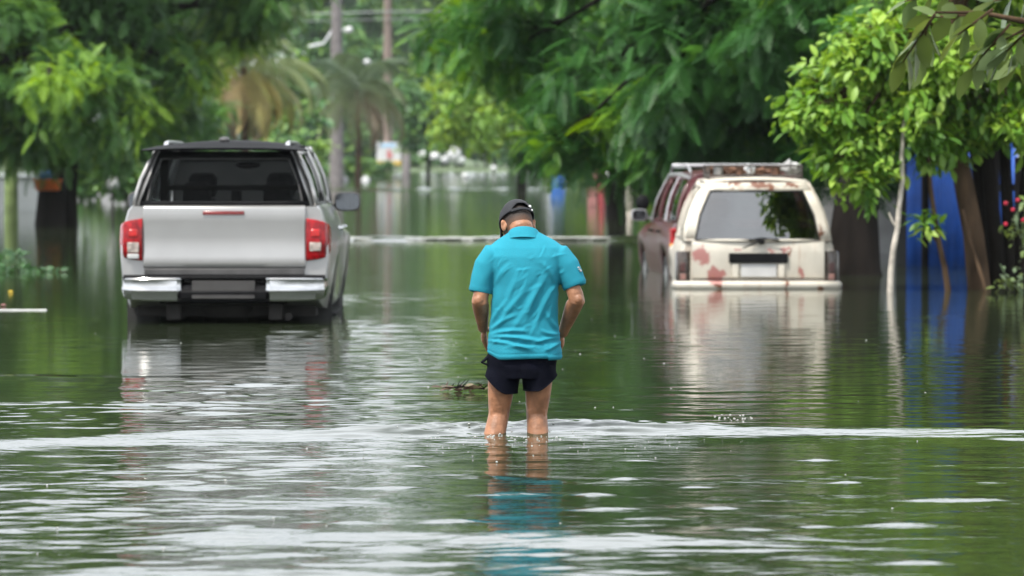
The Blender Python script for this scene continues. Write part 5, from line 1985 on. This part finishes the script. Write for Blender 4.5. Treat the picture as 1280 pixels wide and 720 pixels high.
# white sign on the wooden pole's foot
T = empty('sign_board', wl(486, 304.8, GB), 'white street sign with red and blue picture and a yellow strip', 'sign')
s_ = F / 304.8
zs = lambda py: zz(py, 304.8)
a = MB(); a.box(-.87, .87, -.06, .0, zs(206), zs(178)); a.build('board', M['white_p'], T, bevel=.02)
a = MB(); a.box(-.87, .87, -.075, -.062, zs(206.5), zs(201)); a.build('yellow_strip', mat('yellow_strip', (.55, .36, .05), .6, var=.1), T)
a = MB(); a.box(-.62, .50, -.075, -.062, zs(184), zs(179.5)); a.build('blue_strip', mat('pale_blue_print', (.30, .48, .66), .6, var=.2, vscale=4), T)
a = MB(); a.ell((.05, -.066, zs(194)), (.24, .012, .30)); a.ell((.0, -.066, zs(188)), (.12, .014, .12)); a.build('red_print', mat('red_print', (.45, .17, .17), .6, var=.3, vscale=6), T)
for x in (-.55, .55):
    a = MB(); a.box(x - .05, x + .05, 0.003, .10, 0, zs(180)); a.build('leg', M['concrete'], T)

T = empty('kerb_post', wl(508, 330, GB), 'pale concrete post right of the white sign', 'post')
a = MB(); a.lathe_z(0, 0, [(0, .33), (2.4, .30), (2.55, .22)], 12); a.build('shaft', M['concrete'], T)

# far white lumps: sacks piled on the far bank
sk = [(544, 196, 1.2), (556, 200, 1.1), (561, 194, 1.1), (567, 198, 1.5), (574, 201, 1.2), (579, 199, .9), (528, 192, 1.0)]
first = None
for i, (px, py, s_) in enumerate(sk):
    if first is None:
        a = MB()
        secs = []
        for q in range(9):
            t = q / 8
            r_ = .42 * math.sin(PI * (.08 + .84 * t)) ** .7
            secs.append([(-.55 + 1.1 * t, r_ * .8 * math.cos(an) * (1 + .1 * math.sin(3 * an + q)), .36 + r_ * .85 * math.sin(an) * (1 + .12 * math.sin(2 * an + 2 * q))) for an in np.linspace(0, 2 * PI, 15)[:-1]])
        a.loft(secs)
        o = a.build('sack', M['white_p'], None, angle=180)
        first = o
    else:
        o = first.copy(); COL.objects.link(o)
    d_ = 430 + i * 3
    zt = H - (py - HZ) / F * d_
    o.location = Vector(((px - 640) / F * d_, d_, max(.12, zt - .4)))
    o.scale = (s_ * .85, s_ * .85, s_ * (1.6 if i == 3 else 1.0))
    o.rotation_euler = (0, .1 * (i % 3 - 1), i * .9)
    tag(o, 'white sack lying on the far bank beyond the flood', 'sack', 'white sacks on the far bank')

# white floats on the water
def floaty(name, px, py, d, r_, m_, label, cat):
    a = MB()
    a.lathe_z(0, 0, [(-r_ * .7, r_ * .3), (-r_ * .55, r_ * .75), (0, r_), (r_ * .5, r_ * .82), (r_ * .8, r_ * .45), (r_ * .95, r_ * .22), (r_ * 1.2, r_ * .2), (r_ * 1.22, r_ * .05)], 16)
    o = a.build(name, m_, None, angle=60)
    o.location = at(px, py, d)
    tag(o, label, cat)
floaty('buoy', 581, 220, 300, .25, M['white_p'], 'white round buoy floating straight out from the white sacks', 'buoy')
floaty('buoy', 617, 211, 380, .30, M['white_p'], 'white round buoy farther out, left of the lime tree', 'buoy')
floaty('jug', 457, 226, 258, .28, M['white_p'], 'pale plastic jug floating near the thin street post', 'jug')
floaty('jug', 431, 225, 256, .22, M['grey_wall'], 'grey plastic jug at the foot of the thin street post', 'jug')

# blue barrel
T = empty('barrel', wl(697, 184, -.05), 'blue plastic barrel standing in the water under the trees', 'barrel')
a = MB(); a.lathe_z(0, 0, [(-.3, .28), (-.28, .31), (.0, .33), (.03, .345), (.06, .33), (.33, .33), (.36, .345), (.39, .33), (.66, .31), (.69, .28)], 20); a.build('drum', M['blue'], T, angle=50)
a = MB(); a.lathe_z(0, 0, [(.69, .27), (.72, .27), (.72, .05)], 20); a.build('lid', M['blue'], T)

# red post with pink board, bin with bag, pale post
T = empty('road_post', wl(752, 121, GB), 'red post carrying a pink board, standing in water under the trees', 'sign post')
a = MB(); a.lathe_z(0, 0, [(0, .10), (1.05, .09), (1.1, .06)], 12); a.build('post', M['red'], T)
a = MB(); a.box(-.40, -.135, -.05, .0, .42, .98); a.build('board', M['pink'], T, bevel=.01)
a = MB(); a.ell((-.10, 0, 1.33), (.16, .14, .16)); a.build('finial', M['pink'], T)
T = empty('rubbish_bin', wl(767, 124, GB), 'dark rubbish bin beside the red post', 'bin')
a = MB(); a.lathe_z(0, 0, [(0, .26), (.1, .27), (1.05, .33), (1.08, .35), (1.11, .35), (1.11, .30)], 18); a.build('bin_body', M['dark_wood'], T)
a = MB(); a.lathe_z(0, 0, [(1.105, .31), (1.16, .29), (1.19, .10)], 18); a.build('lid', M['black_plastic'], T)
a = MB(); a.ell((0, 0, .12), (.17, .15, .14)); a.tube([(0, 0, .22), (.02, 0, .30), (.05, 0, .34)], [.05, .03, .05], 8)
o = a.build('plastic_bag', M['white_p'], None, angle=180); o.location = wl(764, 123.9, GB + 1.19); tag(o, 'white plastic bag on top of the dark bin', 'bag')
T = empty('kerb_post', wl(787, 118, GB), 'pale wooden post right of the dark bin', 'post')
a = MB(); a.lathe_z(0, 0, [(0, .10), (1.1, .09), (1.16, .05)], 10); a.build('shaft', M['bark_pale'], T)

# left side: pale wall, mossy post, orange tub on the trunk, white bag
T = empty('garden_wall', wl(-40, 112, GB), 'pale rendered garden wall behind the two dark trunks at the left', 'wall')
a = MB(); a.box(-6, 1.85, 0, .18, 0, 1.25); a.build('wall_face', M['pale_wall'], T, bevel=.01)
a = MB(); a.box(-6, 1.88, -.03, .21, 1.252, 1.32); a.build('coping', M['grey_wall'], T, bevel=.01)
T = empty('garden_wall', wl(130, 150, GB), 'low grey garden wall left of the pickup, beyond the white bag', 'wall')
a = MB(); a.box(-1.7, 3.0, 0, .18, 0, 1.02); a.build('wall_face', M['grey_wall'], T, bevel=.01)
a = MB(); a.box(-1.73, 3.03, -.03, .21, 1.022, 1.08); a.build('coping', M['pale_wall'], T, bevel=.01)
T = empty('fence_post', wl(14, 92, GB), 'thick mossy green post left of the two dark trunks', 'post')
a = MB(); a.lathe_z(0, 0, [(0, .16), (.8, .15), (1.8, .14), (1.86, .08)], 12); a.build('shaft', M['moss'], T)
a = MB(); a.lathe_z(0, 0, [(0, .22), (.02, .25), (.20, .29), (.22, .31), (.24, .31), (.24, .27), (.06, .22)], 18)
o = a.build('tub', M['orange'], None, angle=50); o.location = wl(60, 87.6, .72); tag(o, 'orange tub wedged against the dark trunk at the left', 'tub')
a = MB(); a.ell((0, 0, .1), (.14, .12, .12))
a.tube([(0, 0, .2), (.02, 0, .25), (.0, 0, .29)], [.04, .03, .05], 7)
o = a.build('cloth_bundle', M['blue'], None, angle=180); o.location = wl(58, 87.6, .95); tag(o, 'blue cloth bundle in the orange tub', 'bundle')
T = empty('bag_post', wl(141, 100, GB), 'thin dark stake holding up a white bag left of the pickup', 'stake')
a = MB(); a.lathe_z(0, 0, [(0, .035), (1.0, .03)], 8); a.build('shaft', M['dark_wood'], T)
a = MB(); a.ell((0, 0, 0), (.17, .15, .17)); a.tube([(0, 0, .14), (.01, 0, .2), (.03, 0, .25)], [.05, .03, .045], 8)
o = a.build('plastic_bag', M['white_p'], None, angle=180); o.location = wl(141, 99.9, .80); tag(o, 'white plastic bag hung on a stake left of the pickup', 'bag')

# right side: blue sheet metal shed, dark picket fence, flowering shrub, pale wall
T = empty('shed', wl(1173, 54.6, GB), 'blue sheet metal shed standing in water behind the brown trunk', 'shed')
def corr(x0, x1, z0, z1, y, name, m_):
    mb_ = MB()
    n_ = int((x1 - x0) / .02)
    r0 = [(x0 + (x1 - x0) * i / n_, y + .010 * math.cos(2 * PI * (i % 6) / 6 * 1.0), z0) for i in range(n_ + 1)]
    mb_.loft([r0, [(p[0], p[1], z1) for p in r0]], closed=False)
    return mb_.build(name, m_, T, solid=.004, angle=50)
corr(-.41, -.20, .02, 2.5, .0, 'panel', M['blue_sheet'])
corr(-.12, 1.35, .02, 2.5, .03, 'panel', M['blue_sheet'])
a = MB(); a.box(-.41, 1.35, .07, 1.5, 0, 2.48); a.build('inner_wall', M['black_plastic'], T)
a = MB(); a.box(-.22, -.195, -.03, .03, 0, 2.48); a.build('door_post', M['dark_wood'], T)
a = MB(); a.hexa([(-.5, -.18, 2.45), (1.45, -.18, 2.45), (1.45, 1.6, 2.75), (-.5, 1.6, 2.75)], [(-.5, -.18, 2.50), (1.45, -.18, 2.50), (1.45, 1.6, 2.80), (-.5, 1.6, 2.80)]); a.build('roof', M['grey_wall'], T)
T = empty('picket_fence', wl(1262, 46.2, GB), 'dark wooden picket fence at the right picture edge', 'fence')
rr = random.Random(5)
x = -.33
while x < 2.2:
    w_ = rr.uniform(.06, .10)
    a = MB(); hh = rr.uniform(1.75, 2.05)
    a.hexa([(x, 0, 0), (x + w_, 0, 0), (x + w_, .03, 0), (x, .03, 0)], [(x + rr.uniform(-.02, .02), 0, hh), (x + w_ * .8, 0, hh), (x + w_ * .8, .03, hh), (x + .005, .03, hh)])
    a.build('picket', M['dark_wood'], T)
    x += w_ + rr.uniform(.012, .06)
a = MB(); a.box(-.35, 2.3, .032, .08, 1.45, 1.53); a.build('rail', M['dark_wood'], T)
a = MB(); a.box(-.35, 2.3, .032, .08, .65, .73); a.build('rail', M['dark_wood'], T)
T = empty('garden_wall', wl(1118, 62, GB), 'grey boundary wall seen between the wagon and the blue shed', 'wall')
a = MB(); a.box(-1.9, .55, 0, .15, 0, 1.35); a.build('wall_face', M['grey_wall'], T)
a = MB(); a.box(-1.92, .57, -.03, .18, 1.352, 1.42); a.build('coping', M['pale_wall'], T)
T = empty('house_wall', wl(1330, 52, GB), 'whitish house wall glimpsed behind the picket fence', 'wall')
a = MB(); a.box(-.55, 6, 0, .2, 0, 3.2); a.build('wall_face', M['pale_wall'], T)
a = MB(); a.box(1.0, 2.0, -.03, .0, .9, 2.1); a.build('shutter', M['dark_wood'], T)
T = empty('red_gate_post', wl(1236, 46.6, GB), 'red painted gate post between brown trunk and picket fence', 'post')
a = MB(); a.box(-.035, .035, 0, .06, 0, 1.62); a.build('shaft', M['red'], T, bevel=.01)
a = MB(); a.lathe_z(0, .03, [(1.62, .05), (1.66, .05), (1.70, .02)], 10); a.build('knob', M['red'], T)
# flowering shrub at the right edge
b_ = wl(1285, 43.6, GB)
root = empty('flowering_shrub', b_, 'shrub with red flowers leaning over the water at the right edge', 'shrub')
ls = [lobe(b_, *q) for q in [(1275, 285, 43.6, 13, None, .55), (1300, 270, 43.6, 24, None, .45), (1310, 310, 43.6, 30, None, .4), (1255, 352, 43.8, 12, None, .5), (1280, 350, 43.7, 14, None, .5)]]
foliage('crown', ls, mat_l if False else M['leaf_near'], root, T_LEAF, .10, 8, 34, .8, .2, .05, 99, .38)
a = MB()
for l_ in ls: a.tube([(0, 0, 0), (l_[0] * .5, 0, l_[2] * .6), l_[:3]], [.02, .014, .006], 6)
a.build('stem', M['bark'], root)
for (px, py) in ((1257, 254), (1272, 250), (1257, 280), (1279, 275), (1266, 262)):
    p = at(px, py, 43.45) - b_
    a = MB()
    for k_ in range(5):
        an = 2 * PI * k_ / 5
        a.ell(p + Vector((.012 * math.cos(an), -.008, .012 * math.sin(an))), (.011, .006, .011), 8, 6)
    a.ell(p + Vector((0, -.02, 0)), (.006, .016, .006), 6, 5)
    a.build('flower', mat('red_petal', (.40, .01, .035), .5, var=.2), root)
a = MB()
for (px, py) in ((1257, 254), (1272, 250), (1257, 280), (1266, 262)):
    a.tube([Vector(ls[0][:3]), at(px, py, 43.46) - b_], .006, 5)
a.build('twig', M['bark'], root)

# ------------------------------------------------------------------ floating things
# twig raft left of the man's knees
d0 = 26.2
T = empty('floating_branch', at(582, 490, 25.2) * 1.0, 'dead leafy branch floating left of the man', 'branch')
T.location.z = 0.005
rs = np.random.RandomState(12)
a = MB()
a.tube([(-.14, 0, .015), (-.02, .02, .025), (.12, -.01, .012)], [.006, .006, .004], 6)
for i in range(12):
    x = rs.uniform(-.13, .12)
    a.tube([(x, .0, .015), (x + rs.uniform(-.05, .05), rs.uniform(-.05, .05), rs.uniform(.02, .07))], [.004, .002], 5)
a.build('stem', M['bark'], T)
P = np.stack([rs.uniform(-.15, .13, 34), rs.uniform(-.08, .08, 34), rs.uniform(.004, .03, 34)], 1)
Dd = np.stack([rs.normal(0, 1, 34), rs.normal(0, 1, 34), rs.uniform(.0, .9, 34)], 1)
V, Fc, tt_ = scatter(T_LEAF, P, Dd, rs.uniform(.04, .075, 34), rs.rand(34), .6, rs)
link('leaves', np_mesh('leaves', V, Fc, tt_), leaf_mat('dead_leaf', (.05, .03, .02), (.11, .075, .045), (.20, .17, .10), .15), T)

# water plants and rubbish at the left edge
for i, (px, py, n_, lab) in enumerate([(5, 318, 16, 'clump of green water plants at the left picture edge'), (14, 337, 12, 'low clump of floating green leaves at the left edge'), (48, 337, 9, 'small patch of pale floating leaves left of the pickup')]):
    d_ = F * H / (py + 3 - HZ)
    rs = np.random.RandomState(i + 30)
    T = empty('water_plant', wl(px, d_, 0), lab, 'water plant')
    r_ = .18
    P = np.stack([rs.normal(0, r_, n_ * 4), rs.normal(0, r_, n_ * 4), rs.uniform(0, .05, n_ * 4)], 1)
    Dd = np.stack([rs.normal(0, 1, n_ * 4), rs.normal(0, 1, n_ * 4), rs.uniform(.2, 1.3 if i == 0 else .5, n_ * 4)], 1)
    V, Fc, tt_ = scatter(T_BROAD, P, Dd, rs.uniform(.06, .16, n_ * 4) * (1.0 if i < 2 else .7), rs.uniform(.0, .5, n_ * 4), .5, rs)
    link('leaves', np_mesh('leaves', V, Fc, tt_), M['leaf_far'], T)
    a = MB()
    for k_ in range(5): a.tube([(rs.normal(0, r_ * .5), rs.normal(0, r_ * .5), -.1), (rs.normal(0, r_ * .5), rs.normal(0, r_ * .5), .08)], .008, 5)
    a.build('stem', M['bark'], T)
def petal(px, py, m_, label):
    d_ = F * H / (py - HZ)
    a = MB()
    for k_ in range(5):
        an = 2 * PI * k_ / 5
        a.ell((.03 * math.cos(an), .03 * math.sin(an), .02), (.028, .028, .012), 8, 5)
    a.ell((0, 0, .03), (.015, .015, .02), 8, 6)
    o = a.build('flower', m_, None, angle=180)
    o.location = wl(px, d_, .0)
    o.scale = (.5, .5, .6)
    tag(o, label, 'flower')
petal(5, 316, M['pink'], 'pink blossom on the water plants at the left edge')
petal(4, 383, M['pink'], 'pink blossom beside the floating pale plank')
petal(13, 366, mat('yellow_petal', (.6, .42, .03), .6, var=.1), 'yellow blossom floating left of the pickup')
d_ = F * H / (388 - HZ)
a = MB(); a.extrude_x([(-.03, -.01), (-.03, .008), (.03, .010), (.03, -.01)], -.55, .28)
o = a.build('plank', mat('pale_plank', (.42, .43, .42), .7, var=.15), None, bevel=.006); o.location = wl(20, d_, .0); tag(o, 'pale plank floating at the left edge of the water', 'plank')

# flecks of foam and petals adrift, too many to count
rs = np.random.RandomState(77)
a = MB()
pts = []
for i in range(70):
    py = rs.uniform(330, 700)
    px = rs.uniform(20, 1260)
    if rs.rand() < .45: px, py = rs.normal(680, 130), rs.uniform(380, 560)
    pts.append((px, py, rs.uniform(.002, .0052)))
for i in range(80):                      # froth thrown up along the wake at the legs
    pts.append((rs.normal(680, 120), 545 + abs(rs.normal(0, 14)) - 2, rs.uniform(.0012, .0036)))
for i in range(70):                       # splash right at the shins
    pts.append((rs.choice([618, 672]) + rs.normal(0, 17), 546 + rs.normal(0, 4), rs.uniform(.0015, .005)))
for i in range(22):
    pts.append((rs.normal(915, 14), 523 + rs.normal(0, 2.0), rs.uniform(.002, .0055)))
for (px, py, r_) in pts:
    d_ = F * H / max(20, py - HZ)
    x, y = (px - 640) / F * d_, d_
    zw = float(water_height(np.array([[x]]), np.array([[y]]), np.array([[.03]]))[0, 0])
    n_ = 6
    a.ell((x, y, zw + r_ * .3), (r_ * rs.uniform(.8, 1.6), r_ * rs.uniform(.8, 1.6), r_ * .7), 7, 5)
for i in range(300):                      # froth line of the wave running across the street farther up
    x = rs.uniform(-2.85, 9)
    y = 72.0 + rs.normal(0, .10) + .10 * math.sin(x * 1.7)
    r_ = rs.uniform(.025, .05)
    a.ell((x, y, .030 + rs.uniform(0, .012)), (rs.uniform(.10, .40), r_, .014), 9, 5)
o = a.build('foam', mat('foam', (.40, .41, .39), .6, var=.1), None, angle=180)
tag(o, 'flecks of foam and petals adrift on the water', 'foam', kind='stuff')

# ------------------------------------------------------------------ damp air along the street
def haze():
    a = MB()
    a.box(-420, 420, -90, 900, -1.6, 52)
    m = bpy.data.materials.new('haze')
    m.use_nodes = True
    n, l = m.node_tree.nodes, m.node_tree.links
    n.remove(n['Principled BSDF'])
    v = n.new('ShaderNodeVolumePrincipled')
    v.inputs['Color'].default_value = (.86, .93, .92, 1)
    v.inputs['Density'].default_value = 0.00011
    v.inputs['Anisotropy'].default_value = 0.2
    l.new(v.outputs[0], n['Material Output'].inputs['Volume'])
    o = a.build('haze', m, None, smooth=False)
    tag(o, 'pale damp air over the flooded street', 'haze', kind='stuff')


haze()
